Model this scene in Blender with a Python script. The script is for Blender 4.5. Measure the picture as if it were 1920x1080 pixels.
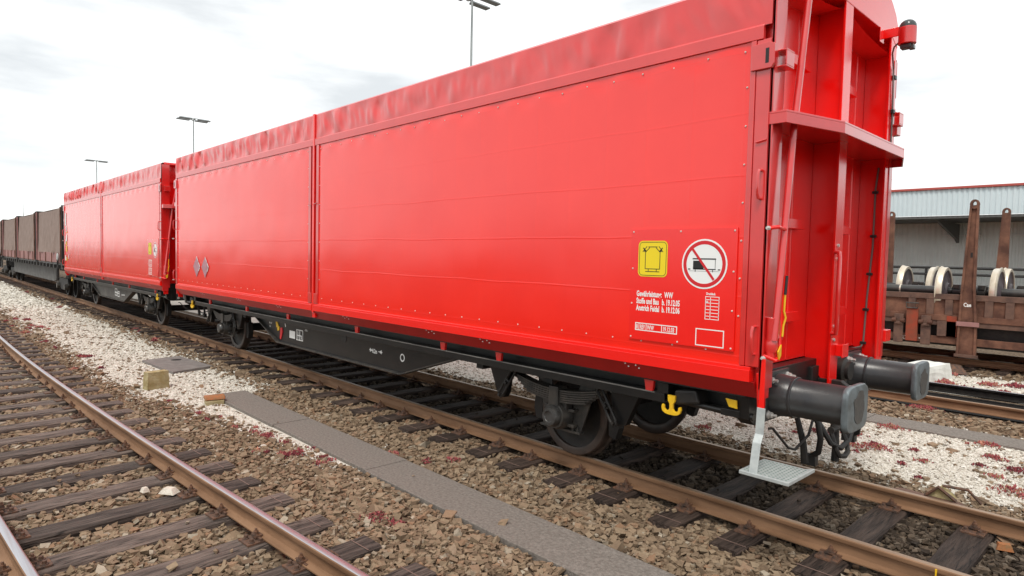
import bpy, bmesh, math, random
import numpy as np
from mathutils import Vector, Matrix, noise
for o in list(bpy.data.objects): bpy.data.objects.remove(o)
R = math.radians
SC = bpy.context.scene
COL = SC.collection
# ------------------------------------------------------------------ camera
cam_d = bpy.data.cameras.new('camera'); cam = bpy.data.objects.new('camera', cam_d); COL.objects.link(cam)
YAW, PITCH, ROLL, FPX = 2.3788, -0.0485, 0.0222, 1194.4
CAM = Vector((1.604, -6.026, 2.1234))
_d = Vector((math.cos(PITCH)*math.cos(YAW), math.cos(PITCH)*math.sin(YAW), math.sin(PITCH)))
_r0 = _d.cross(Vector((0, 0, 1))).normalized(); _u0 = _r0.cross(_d)
_r = math.cos(ROLL)*_r0 + math.sin(ROLL)*_u0; _u = -math.sin(ROLL)*_r0 + math.cos(ROLL)*_u0
M4 = Matrix((_r, _u, -_d)).transposed().to_4x4(); M4.translation = CAM
cam.matrix_world = M4
cam_d.sensor_fit = 'HORIZONTAL'; cam_d.sensor_width = 36.0; cam_d.lens = FPX/1920*36.0
cam_d.clip_start = 0.05; cam_d.clip_end = 5000
SC.camera = cam
SC.render.resolution_x = 1024; SC.render.resolution_y = 576
# ------------------------------------------------------------------ sky, sun, exposure
SUN_EL, SUN_AZ = R(59), R(-62)          # azimuth measured from +X towards +Y: behind the camera, to its right
world = bpy.data.worlds.new('World'); SC.world = world; world.use_nodes = True
wn, wl = world.node_tree.nodes, world.node_tree.links
wn.clear()
wo = wn.new('ShaderNodeOutputWorld'); bg = wn.new('ShaderNodeBackground'); bg.inputs['Strength'].default_value = 0.10
sky = wn.new('ShaderNodeTexSky'); sky.sky_type = 'NISHITA'; sky.sun_disc = False
sky.sun_elevation = SUN_EL; sky.sun_rotation = math.pi/2 - SUN_AZ
tc = wn.new('ShaderNodeTexCoord'); mp = wn.new('ShaderNodeMapping'); mp.inputs['Scale'].default_value = (1.0, 1.0, 4.2)
n1 = wn.new('ShaderNodeTexNoise'); n1.inputs['Scale'].default_value = 2.1; n1.inputs['Detail'].default_value = 7; n1.inputs['Roughness'].default_value = 0.52
r1 = wn.new('ShaderNodeValToRGB')
r1.color_ramp.elements[0].position = 0.38; r1.color_ramp.elements[0].color = (5.1, 5.3, 5.4, 1)
r1.color_ramp.elements[1].position = 0.53; r1.color_ramp.elements[1].color = (7.9, 8.0, 7.9, 1)
mx = wn.new('ShaderNodeMix'); mx.data_type = 'RGBA'; mx.inputs['Factor'].default_value = 0.93
wl.new(tc.outputs['Generated'], mp.inputs['Vector']); wl.new(mp.outputs['Vector'], n1.inputs['Vector'])
wl.new(n1.outputs['Fac'], r1.inputs['Fac'])
wl.new(sky.outputs['Color'], mx.inputs[6]); wl.new(r1.outputs['Color'], mx.inputs[7])
wl.new(mx.outputs[2], bg.inputs['Color']); wl.new(bg.outputs[0], wo.inputs[0])
sun_d = bpy.data.lights.new('sun', 'SUN'); sun_d.energy = 1.5; sun_d.angle = R(16); sun_d.color = (1.0, 0.95, 0.87)
sun = bpy.data.objects.new('sun', sun_d); COL.objects.link(sun)
_s = Vector((math.cos(SUN_EL)*math.cos(SUN_AZ), math.cos(SUN_EL)*math.sin(SUN_AZ), math.sin(SUN_EL)))
sun.rotation_euler = _s.to_track_quat('Z', 'Y').to_euler(); sun.location = _s*40
SC.view_settings.view_transform = 'Standard'; SC.view_settings.look = 'None'
SC.view_settings.exposure = 0.72; SC.view_settings.gamma = 1.0
SC.cycles.max_bounces = 5; SC.cycles.diffuse_bounces = 3; SC.cycles.use_denoising = True
random.seed(7); RNG = np.random.default_rng(7)

# ------------------------------------------------------------------ helpers
def mat(name, col, rough=0.5, metal=0.0, vary=None, vscale=3.0, bump=0.0, bscale=40.0, spec=0.5, coat=0.0, stretch=None, detail=4, obj_var=0.0, pos=(0.38, 0.66)):
    m = bpy.data.materials.new(name); m.use_nodes = True
    nt = m.node_tree; n, l = nt.nodes, nt.links
    b = n['Principled BSDF']
    b.inputs['Base Color'].default_value = (*col, 1); b.inputs['Roughness'].default_value = rough
    b.inputs['Metallic'].default_value = metal; b.inputs['Specular IOR Level'].default_value = spec
    b.inputs['Coat Weight'].default_value = coat; b.inputs['Coat Roughness'].default_value = .18 if coat < 1 else .09
    t = n.new('ShaderNodeTexCoord'); src = t.outputs['Object']
    if stretch:
        mpn = n.new('ShaderNodeMapping'); mpn.inputs['Scale'].default_value = stretch
        l.new(src, mpn.inputs['Vector']); src = mpn.outputs['Vector']
    out = None
    if vary:
        nz = n.new('ShaderNodeTexNoise'); nz.inputs['Scale'].default_value = vscale; nz.inputs['Detail'].default_value = detail
        nz.inputs['Roughness'].default_value = 0.6
        l.new(src, nz.inputs['Vector'])
        rp = n.new('ShaderNodeValToRGB'); rp.color_ramp.elements[0].position = pos[0]; rp.color_ramp.elements[1].position = pos[1]
        rp.color_ramp.elements[0].color = (*col, 1); rp.color_ramp.elements[1].color = (*vary, 1)
        l.new(nz.outputs['Fac'], rp.inputs['Fac']); out = rp.outputs['Color']
    if obj_var:
        oi = n.new('ShaderNodeObjectInfo'); hs = n.new('ShaderNodeHueSaturation')
        ml = n.new('ShaderNodeMapRange'); ml.inputs['To Min'].default_value = 1-obj_var; ml.inputs['To Max'].default_value = 1+obj_var
        l.new(oi.outputs['Random'], ml.inputs['Value']); l.new(ml.outputs[0], hs.inputs['Value'])
        if out: l.new(out, hs.inputs['Color'])
        else: hs.inputs['Color'].default_value = (*col, 1)
        out = hs.outputs['Color']
    if out: l.new(out, b.inputs['Base Color'])
    if bump:
        nb = n.new('ShaderNodeTexNoise'); nb.inputs['Scale'].default_value = bscale; nb.inputs['Detail'].default_value = 5
        l.new(src, nb.inputs['Vector'])
        bp = n.new('ShaderNodeBump'); bp.inputs['Strength'].default_value = bump; bp.inputs['Distance'].default_value = 0.02
        l.new(nb.outputs['Fac'], bp.inputs['Height']); l.new(bp.outputs['Normal'], b.inputs['Normal'])
    return m

class MB:
    """collects shapes; build() links them as ONE mesh object"""
    def __init__(s): s.v = []; s.f = []; s.m = []; s.cur = 0
    def add(s, vs, fs):
        k = len(s.v); s.v += [tuple(p) for p in vs]; s.f += [tuple(i+k for i in f) for f in fs]; s.m += [s.cur]*len(fs); return s
    def box(s, x0, x1, y0, y1, z0, z1):
        vs = [(x, y, z) for x in (x0, x1) for y in (y0, y1) for z in (z0, z1)]
        return s.add(vs, [(0, 1, 3, 2), (4, 6, 7, 5), (0, 4, 5, 1), (2, 3, 7, 6), (0, 2, 6, 4), (1, 5, 7, 3)])
    def prism(s, pts, axis, a, b):
        """pts in the other two axes (in order x,y,z without axis), extruded a..b along axis"""
        def mk(p, t):
            q = list(p); q.insert(axis, t); return q
        n = len(pts); vs = [mk(p, a) for p in pts]+[mk(p, b) for p in pts]
        return s.add(vs, [tuple(range(n-1, -1, -1)), tuple(range(n, 2*n))]+[(i, (i+1) % n, n+(i+1) % n, n+i) for i in range(n)])
    def tube(s, path, r, n=8, caps=True, r2=None):
        path = [Vector(p) for p in path]; m = len(path); vs = []
        up = None
        for i, p in enumerate(path):
            t = (path[min(i+1, m-1)]-path[max(i-1, 0)]).normalized()
            if up is None:
                up = Vector((0, 0, 1)) if abs(t.z) < 0.9 else Vector((1, 0, 0))
            a = t.cross(up).normalized(); c = a.cross(t).normalized(); up = c
            rr = r if r2 is None else r+(r2-r)*i/(m-1)
            for k in range(n):
                w = 2*math.pi*k/n; vs.append(p+a*math.cos(w)*rr+c*math.sin(w)*rr)
        fs = [(i*n+k, i*n+(k+1) % n, (i+1)*n+(k+1) % n, (i+1)*n+k) for i in range(m-1) for k in range(n)]
        if caps: fs += [tuple(range(n-1, -1, -1)), tuple(range((m-1)*n, m*n))]
        return s.add(vs, fs)
    def lathe(s, prof, c, axis=1, n=24, caps=True):
        """prof: (t along axis, radius) rows"""
        vs = []; c = Vector(c); ax = [Vector((1, 0, 0)), Vector((0, 1, 0)), Vector((0, 0, 1))]
        A = ax[axis]; U = ax[(axis+1) % 3]; W = ax[(axis+2) % 3]; m = len(prof)
        for t, r in prof:
            for k in range(n):
                w = 2*math.pi*k/n; vs.append(c+A*t+U*math.cos(w)*r+W*math.sin(w)*r)
        fs = [(i*n+k, i*n+(k+1) % n, (i+1)*n+(k+1) % n, (i+1)*n+k) for i in range(m-1) for k in range(n)]
        if caps and prof[0][1] > 1e-6: fs.append(tuple(range(n-1, -1, -1)))
        if caps and prof[-1][1] > 1e-6: fs.append(tuple(range((m-1)*n, m*n)))
        return s.add(vs, fs)
    def sheet(s, fn, nu, nv):
        vs = [fn(i/nu, j/nv) for j in range(nv+1) for i in range(nu+1)]
        return s.add(vs, [(j*(nu+1)+i, j*(nu+1)+i+1, (j+1)*(nu+1)+i+1, (j+1)*(nu+1)+i) for j in range(nv) for i in range(nu)])
    def plate_y(s, pts, y, h=0.003, sgn=-1):
        """thin plate on a side wall: pts (x,z)"""
        return s.prism(pts, 1, y, y+sgn*h)
    def build(s, name, mats, parent=None, smooth=False, bevel=0.0, xf=None, off=None, recalc=True):
        me = bpy.data.meshes.new(name)
        vs = s.v
        if xf: vs = [xf(p) for p in vs]
        me.from_pydata([tuple(p) for p in vs], [], s.f)
        if not isinstance(mats, (list, tuple)): mats = [mats]
        for mm in mats: me.materials.append(mm)
        if len(mats) > 1: me.polygons.foreach_set('material_index', s.m)
        if recalc:
            bm = bmesh.new(); bm.from_mesh(me); bmesh.ops.recalc_face_normals(bm, faces=bm.faces); bm.to_mesh(me); bm.free()
        if smooth: me.polygons.foreach_set('use_smooth', [True]*len(me.polygons))
        me.update()
        o = bpy.data.objects.new(name, me); COL.objects.link(o)
        if parent: o.parent = parent
        if off: o.location = off
        if bevel:
            bv = o.modifiers.new('bevel', 'BEVEL'); bv.width = bevel; bv.segments = 2; bv.limit_method = 'ANGLE'; bv.angle_limit = R(40)
        if smooth:
            bpy_smooth(o)
        return o
def bpy_smooth(o, ang=38):
    me = o.data
    bm = bmesh.new(); bm.from_mesh(me)
    for e in bm.edges:
        if len(e.link_faces) == 2 and e.calc_face_angle(0) > R(ang): e.smooth = False
    bm.to_mesh(me); bm.free()
def tag(o, label=None, cat=None, group=None, kind=None):
    if label: o['label'] = label
    if cat: o['category'] = cat
    if group: o['group'] = group
    if kind: o['kind'] = kind
    return o
def thing(name, loc, label, cat, group=None, rz=0):
    o = bpy.data.objects.new(name, None); COL.objects.link(o); o.location = loc; o.rotation_euler.z = rz
    o.empty_display_size = 0.2
    return tag(o, label, cat, group)
def kids(o): return KIDS.get(o.name, [])
KIDS = {}
def copy_tree(o, parent=None):
    c = o.copy(); COL.objects.link(c)
    if parent: c.parent = parent
    for ch in [x for x in ALLOBJ if x.parent == o]: copy_tree(ch, c)
    return c
ALLOBJ = []
def refresh(): ALLOBJ[:] = list(bpy.data.objects)
def rivet(mb, x, y, z, r=0.011, h=0.006, sgn=-1):
    r *= .8
    n = 6; vs = []
    for rr, hh in ((r, 0), (r*0.7, h)):
        for k in range(n):
            w = 2*math.pi*k/n; vs.append((x+rr*math.cos(w), y+sgn*hh, z+rr*math.sin(w)))
    mb.add(vs, [(k, (k+1) % n, n+(k+1) % n, n+k) for k in range(n)]+[tuple(range(n, 2*n))])
def text_mesh(s, size, bold=0.0, sx=0.8):
    cu = bpy.data.curves.new('txt', 'FONT'); cu.body = s; cu.size = size; cu.offset = bold; cu.extrude = 0.0; cu.resolution_u = 2
    o = bpy.data.objects.new('txt', cu); COL.objects.link(o)
    dg = bpy.context.evaluated_depsgraph_get(); me = bpy.data.meshes.new_from_object(o.evaluated_get(dg))
    vs = [(v.co.x*sx, v.co.y) for v in me.vertices]; fs = [tuple(p.vertices) for p in me.polygons]
    bpy.data.objects.remove(o); bpy.data.curves.remove(cu); bpy.data.meshes.remove(me)
    return vs, fs
def put_text(mb, s, size, x, y, z, bold=0.0, sx=0.8, sgn=-1, h=0.004, shear=0.0):
    vs, fs = text_mesh(s, size, bold, sx)
    mb.add([(x+u+shear*v, y+sgn*h, z+v) for u, v in vs], fs)
def nz(x, y, z=0.0): return noise.noise(Vector((x, y, z)))
# ------------------------------------------------------------------ materials
M = {}
M['blackbed'] = mat('black_trackbed', (.010, .009, .009), .85, vary=(.020, .018, .016), vscale=10, bump=.5, bscale=60, spec=.15)  # near-black, for the far empty trackbed and its back rail
M['tarp'] = mat('red_tarpaulin', (0.90, 0.010, 0.003), 0.22, vary=(0.94, 0.013, 0.004), vscale=1.2, bump=0.02, bscale=260, spec=0.75, coat=0.45)
M['flap'] = mat('red_flap_cloth', (0.66, 0.016, 0.014), 0.30, vary=(0.74, 0.020, 0.017), vscale=2.0, bump=0.04, bscale=180, spec=0.95, coat=0.5)
M['red'] = mat('red_paint', (0.86, 0.005, 0.003), 0.24, vary=(0.90, 0.008, 0.004), vscale=2.2, bump=0.012, bscale=30, spec=0.6, coat=0.7)
M['redd'] = mat('red_paint_frame', (0.60, 0.012, 0.011), 0.30, vary=(0.68, 0.016, 0.014), vscale=4, bump=0.015, bscale=60, spec=0.8, coat=1.0)
M['black'] = mat('black_frame_paint', (0.006, 0.006, 0.0065), 0.34, vary=(0.013, 0.012, 0.011), vscale=3, bump=0.04, bscale=50)
M['dusty'] = mat('dusty_grey_sole', (.060, .054, .047), .6, vary=(.115, .105, .092), vscale=3, bump=.05, bscale=30)
M['soot'] = mat('sooty_steel', (0.007, 0.006, 0.006), 0.6, vary=(0.020, 0.016, 0.013), vscale=9, bump=0.12, bscale=60)
M['greyrun'] = mat('dusty_running_gear', (0.028, 0.027, 0.026), 0.42, vary=(0.070, 0.060, 0.050), vscale=8, bump=0.1, bscale=70)
M['cap'] = mat('worn_grey_steel', (0.10, 0.10, 0.10), 0.36, metal=0.6, vary=(0.05, 0.045, 0.04), vscale=12)
M['buffer'] = mat('dark_grey_buffer_paint', (0.030, 0.031, 0.034), 0.32, vary=(0.050, 0.049, 0.049), vscale=5, bump=0.04, bscale=40)
M['bufhead'] = mat('buffer_head_steel', (0.17, 0.20, 0.215), 0.45, metal=0.35, vary=(0.10, 0.115, 0.12), vscale=8, bump=0.05, bscale=40)
M['grease'] = mat('buffer_grease', (0.045, 0.043, 0.042), 0.5, vary=(0.07, 0.066, 0.06), vscale=25, bump=0.1, bscale=80)
M['tread'] = mat('wheel_rim_rust', (0.030, 0.022, 0.018), 0.45, vary=(0.07, 0.045, 0.034), vscale=7)
M['bolt'] = mat('zinc_bolt', (0.62, 0.60, 0.57), 0.4, metal=0.5)
M['rivet'] = mat('pale_rivet', (0.66, 0.58, 0.53), 0.45)
M['white'] = mat('white_paint', (0.80, 0.80, 0.78), 0.5)
M['whitew'] = mat('white_sign', (0.82, 0.83, 0.82), 0.4)
M['yellow'] = mat('yellow_sign', (0.83, 0.63, 0.012), 0.4)
M['yell2'] = mat('yellow_paint', (0.80, 0.49, 0.012), 0.42, vary=(0.72, 0.42, 0.015), vscale=20)
M['signblack'] = mat('black_ink', (0.012, 0.012, 0.012), 0.5)
M['signred'] = mat('sign_red', (0.62, 0.012, 0.02), 0.4)
M['pinkdiamond'] = mat('faded_placard', (0.46, 0.23, 0.28), 0.4, vary=(0.36, 0.14, 0.16), vscale=14)
M['galv'] = mat('galvanised_steel', (0.52, 0.55, 0.54), 0.45, metal=0.35, vary=(0.42, 0.45, 0.45), vscale=14)
M['stepgap'] = mat('step_perforation', (.20, .25, .23), .6)
M['wornshine'] = mat('worn_bar_highlight', (.16, .155, .15), .35, metal=.5, vary=(.34, .33, .31), vscale=2)  # worn lip of the running bar, its highlight painted in as lighter grey
M['skirt'] = mat('shaded_red_paint', (.36, .008, .007), .45, vary=(.42, .010, .009), vscale=3, spec=.3)  # darker copy of the red paint; the skirt's shade is in the colour
M['cable'] = mat('grey_cable', (0.16, 0.15, 0.14), 0.5)
M['clip'] = mat('black_clip', (0.010, 0.022, 0.022), 0.4)
M['lampgrey'] = mat('lamp_dome', (0.045, 0.055, 0.055), 0.18)
M['wood'] = mat('creosoted_wood', (0.022, 0.014, 0.011), 0.75, vary=(0.085, 0.058, 0.046), vscale=3.2, bump=0.9, bscale=9, stretch=(6, 0.7, 6), obj_var=0.38, pos=(0.36, 0.72), spec=0.3)
M['wood2'] = mat('weathered_wood', (0.040, 0.030, 0.026), 0.8, vary=(0.165, 0.125, 0.105), vscale=3.2, bump=0.9, bscale=9, stretch=(6, 0.7, 6), obj_var=0.38, pos=(0.36, 0.72), spec=0.3)
def splits(m):
    nt = m.node_tree; n, l = nt.nodes, nt.links; b = n['Principled BSDF']; col = b.inputs['Base Color'].links[0].from_socket; nrm = b.inputs['Normal'].links[0].from_node
    tcn = n.new('ShaderNodeTexCoord'); oi = n.new('ShaderNodeObjectInfo'); ad = n.new('ShaderNodeVectorMath'); ad.operation = 'ADD'; l.new(tcn.outputs['Object'], ad.inputs[0]); l.new(oi.outputs['Location'], ad.inputs[1])
    mpn = n.new('ShaderNodeMapping'); mpn.inputs['Scale'].default_value = (9, .55, 9); l.new(ad.outputs[0], mpn.inputs['Vector'])
    nn = n.new('ShaderNodeTexNoise'); nn.inputs['Scale'].default_value = 1.5; nn.inputs['Detail'].default_value = 3; l.new(mpn.outputs[0], nn.inputs['Vector'])
    a = n.new('ShaderNodeMath'); a.operation = 'SUBTRACT'; a.inputs[1].default_value = .5; l.new(nn.outputs['Fac'], a.inputs[0])
    c = n.new('ShaderNodeMath'); c.operation = 'ABSOLUTE'; l.new(a.outputs[0], c.inputs[0])
    mr = n.new('ShaderNodeMapRange'); mr.inputs['From Min'].default_value = .004; mr.inputs['From Max'].default_value = .020; mr.inputs['To Min'].default_value = .25; l.new(c.outputs[0], mr.inputs['Value'])
    mx_ = n.new('ShaderNodeMix'); mx_.data_type = 'RGBA'; mx_.blend_type = 'MULTIPLY'; mx_.inputs['Factor'].default_value = 1; l.new(col, mx_.inputs[6]); l.new(mr.outputs[0], mx_.inputs[7]); l.new(mx_.outputs[2], b.inputs['Base Color'])
splits(M['wood']); splits(M['wood2'])
M['rail'] = mat('rusty_rail', (0.150, 0.078, 0.040), 0.7, vary=(0.25, 0.140, 0.078), vscale=5, bump=0.1, bscale=60, stretch=(0.25, 1, 1), spec=0.3)
M['railtop'] = mat('dull_rail_top', (0.30, 0.200, 0.130), 0.38, metal=0.45, vary=(0.36, 0.25, 0.175), vscale=4, stretch=(0.2, 6, 1))
M['railshine'] = mat('polished_rail_top', (0.50, 0.50, 0.53), 0.34, metal=0.85, vary=(0.44, 0.40, 0.41), vscale=6, stretch=(0.15, 8, 1))
M['plate'] = mat('rusty_fastening', (0.055, 0.036, 0.028), 0.75, vary=(0.15, 0.068, 0.036), vscale=18, bump=0.2, bscale=90)
M['band'] = mat('sleeper_end_wire', (0.17, 0.11, 0.09), 0.6)
M['rust'] = mat('rusty_wagon_steel', (0.085, 0.038, 0.026), 0.75, vary=(0.20, 0.095, 0.060), vscale=3.0, bump=0.15, bscale=35, spec=0.3)
M['rustred'] = mat('red_oxide_steel', (0.30, 0.050, 0.024), 0.7, vary=(0.17, 0.062, 0.036), vscale=3.5, bump=0.1, bscale=35, spec=0.3)
M['rustgrey'] = mat('brown_grey_steel', (0.15, 0.085, 0.062), 0.75, vary=(0.085, 0.050, 0.040), vscale=5, bump=0.15, bscale=30, spec=0.3)
M['brass'] = mat('oxidised_wheel_tread', (0.62, 0.53, 0.40), 0.34, metal=0.5, vary=(0.72, 0.67, 0.58), vscale=3)
M['wheelface'] = mat('dark_wheel_disc', (0.050, 0.042, 0.046), 0.5, vary=(0.12, 0.09, 0.10), vscale=8)
M['axle'] = mat('black_axle', (0.022, 0.023, 0.025), 0.36, vary=(0.05, 0.045, 0.04), vscale=5)
M['tarpbrown'] = mat('brown_canvas', (0.250, 0.185, 0.160), 0.85, vary=(0.300, 0.228, 0.200), vscale=3, bump=0.15, bscale=60, spec=0.2)
M['pinkboard'] = mat('faded_red_boards', (0.34, 0.175, 0.165), 0.7, vary=(0.25, 0.13, 0.12), vscale=3, spec=0.3)
M['greyfr'] = mat('dirty_grey_underframe', (0.115, 0.112, 0.108), 0.7, vary=(0.065, 0.060, 0.056), vscale=2.5, bump=0.1, bscale=20)
M['shedpale'] = mat('pale_blue_sheeting', (0.56, 0.65, 0.68), 0.5, vary=(0.61, 0.70, 0.73), vscale=0.7)
M['shedgrey'] = mat('grey_sheeting', (0.76, 0.80, 0.78), 0.6, vary=(0.68, 0.72, 0.70), vscale=0.8)
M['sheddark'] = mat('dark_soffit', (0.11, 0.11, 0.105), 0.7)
M['trim'] = mat('red_gutter', (0.42, 0.075, 0.06), 0.5)
M['steel'] = mat('grey_mast', (0.36, 0.39, 0.39), 0.5, metal=0.3)
M['lampbody'] = mat('luminaire_body', (0.15, 0.16, 0.165), 0.5)
M['concrete'] = mat('path_concrete', (0.130, 0.113, 0.099), 0.85, vary=(0.240, 0.212, 0.188), vscale=38, bump=0.45, bscale=150, spec=0.2, detail=10, pos=(0.32, 0.68))
M['slab'] = mat('cover_slab', (0.15, 0.130, 0.122), 0.8, vary=(0.20, 0.178, 0.165), vscale=7, bump=0.15, bscale=70)
M['stoneblk'] = mat('mossy_concrete_block', (0.30, 0.235, 0.105), 0.9, vary=(0.40, 0.34, 0.20), vscale=9, bump=0.5, bscale=40)
M['orange'] = mat('weathered_orange_plastic', (0.34, 0.115, 0.035), 0.7, vary=(0.22, 0.12, 0.05), vscale=22, bump=0.2, bscale=60)
M['palestone'] = mat('pale_stone', (.52, .46, .38), .9, vary=(.66, .60, .52), vscale=14, bump=.4, bscale=60)
M['whiteblk'] = mat('white_concrete', (0.74, 0.74, 0.70), 0.8, vary=(0.60, 0.60, 0.56), vscale=6, bump=0.2, bscale=30)

# ------------------------------------------------------------------ red sliding-tarpaulin wagon
TOPZ = 4.235
def seams(m):
    nt = m.node_tree; n, l = nt.nodes, nt.links; b = n['Principled BSDF']; old = b.inputs['Normal'].links[0].from_socket
    tcn = n.new('ShaderNodeTexCoord'); nn = n.new('ShaderNodeTexNoise'); nn.inputs['Scale'].default_value = .9; l.new(tcn.outputs['Object'], nn.inputs['Vector'])
    sp = n.new('ShaderNodeSeparateXYZ'); l.new(tcn.outputs['Object'], sp.inputs[0])
    def M_(op, a, c=None, d=None):
        k = n.new('ShaderNodeMath'); k.operation = op
        for q, v in enumerate((a, c, d)):
            if v is None: continue
            if isinstance(v, (int, float)): k.inputs[q].default_value = v
            else: l.new(v, k.inputs[q])
        return k.outputs[0]
    tot = None
    for ax, per, off, wd in ((0, .43, .11, .030), (2, .455, .36, .022)):
        wob = M_('MULTIPLY', nn.outputs['Fac'], .10); c = M_('ADD', M_('DIVIDE', sp.outputs[ax], per), M_('ADD', wob, off))
        f = M_('ABSOLUTE', M_('SUBTRACT', M_('FRACT', c), .5)); g = M_('SMOOTH_MIN', M_('DIVIDE', f, wd), 1.0, .6)
        g = M_('SUBTRACT', 1.0, g); tot = g if tot is None else M_('ADD', tot, g)
    bp = n.new('ShaderNodeBump'); bp.inputs['Strength'].default_value = .13; bp.inputs['Distance'].default_value = .006
    l.new(tot, bp.inputs['Height']); l.new(old, bp.inputs['Normal']); l.new(bp.outputs['Normal'], b.inputs['Normal'])
seams(M['tarp'])
def curtain(name, parent, x1, x2, sgn, seed, res=0.045):
    """one taut tarpaulin panel with faint quilting; x1 > x2"""
    z0, z1 = 1.341, 3.758
    w = x1-x2; nu, nv = int(w/res), int((z1-z0)/res)
    def fn(u, v):
        x = x1-w*u; z = z0+(z1-z0)*v
        b = 0.004
        b += 0.0045*nz(x*.8, z*1.1, seed+5)+0.0018*nz(x*2.6, z*2.2, seed+9)
        e = min(u*w, (1-u)*w, (z-z0), (z1-z))
        b *= min(1, e/0.12)
        if z1-z < 0.16: b += 0.006*math.sin(x*13+2*nz(x, 0, seed))*math.exp(-((z1-z-.07)/.05)**2)
        return (x, sgn*(1.450+b), z)
    o = MB().sheet(fn, nu, nv).build(name, M['tarp'], parent, smooth=True, recalc=False)
    rv = MB()
    k = int(w/0.30)
    for i in range(k+1):
        x = x1-0.05-(w-0.1)*i/k
        rivet(rv, x, sgn*1.452, 3.690+0.01*(i % 2), 0.010, 0.007, sgn); rivet(rv, x+0.07, sgn*1.452, 1.432, 0.010, 0.007, sgn)
    for j in range(1, 8):
        for x in (x1-0.025, x2+0.025): rivet(rv, x, sgn*1.452, 1.43+0.285*j, 0.010, 0.007, sgn)
    tag(rv.build('rivet_row', M['rivet'], o), kind='stuff')
    return o
def flap(name, parent, x1, x2, sgn, seed, amp):
    """slack roof cloth hanging over the eave, with upright folds"""
    w = x1-x2; nu, nv = int(w/0.025), 24
    def fn(u, v):
        x = x1-w*u
        ed = min(1, min(u, 1-u)*w/0.12)
        if v < 0.62:
            t = v/0.62; z = 3.855+(TOPZ-3.855)*t
            a = amp*math.sin(math.pi*min(1, t*1.04))*ed
            xs = x+0.10*nz(x*.9, z*1.6, seed)+0.12*(t-.5)*nz(x*.7, 1, seed)
            s = math.sin(xs*2*math.pi/0.47+1.6*nz(x*.55, 0, seed+3))
            fold = (abs(s)**0.6)*(1 if s > 0 else -1)
            far_ = min(1.15, .5+.085*max(0, -x))
            b = a*far_*(0.9*fold*(0.2+abs(nz(x*.8, 5, seed+7))*1.8)+0.8*nz(xs*2.6, z*1.5, seed+1)+0.7*nz(xs*6.5+1.5*z, z*2.5, seed+2)+.35*nz(xs*13+3*z, z*6, seed+4))
            return (x, sgn*(1.452+b-0.004*t), z)
        t = (v-0.62)/0.38; th = t*math.pi/2
        return (x, sgn*(1.448-1.448*math.sin(th)), TOPZ+0.16*(1-math.cos(th))+0.012*math.sin(math.pi*min(1, t*6))-0.0)
    o = MB().sheet(fn, nu, nv).build(name, M['flap'], parent, smooth=True, recalc=False)
    return o
def d_handle(parent, name, x, sgn, z0, z1, m, d=1.464, out=0.05, r=0.011):
    pts = [(x, sgn*(d-.01), z0), (x, sgn*(d+out*.8), z0+.005), (x, sgn*(d+out), z0+.035), (x, sgn*(d+out), z1-.035), (x, sgn*(d+out*.8), z1-.005), (x, sgn*(d-.01), z1)]
    return MB().tube(pts, r, 8).build(name, m, parent, smooth=True)

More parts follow.
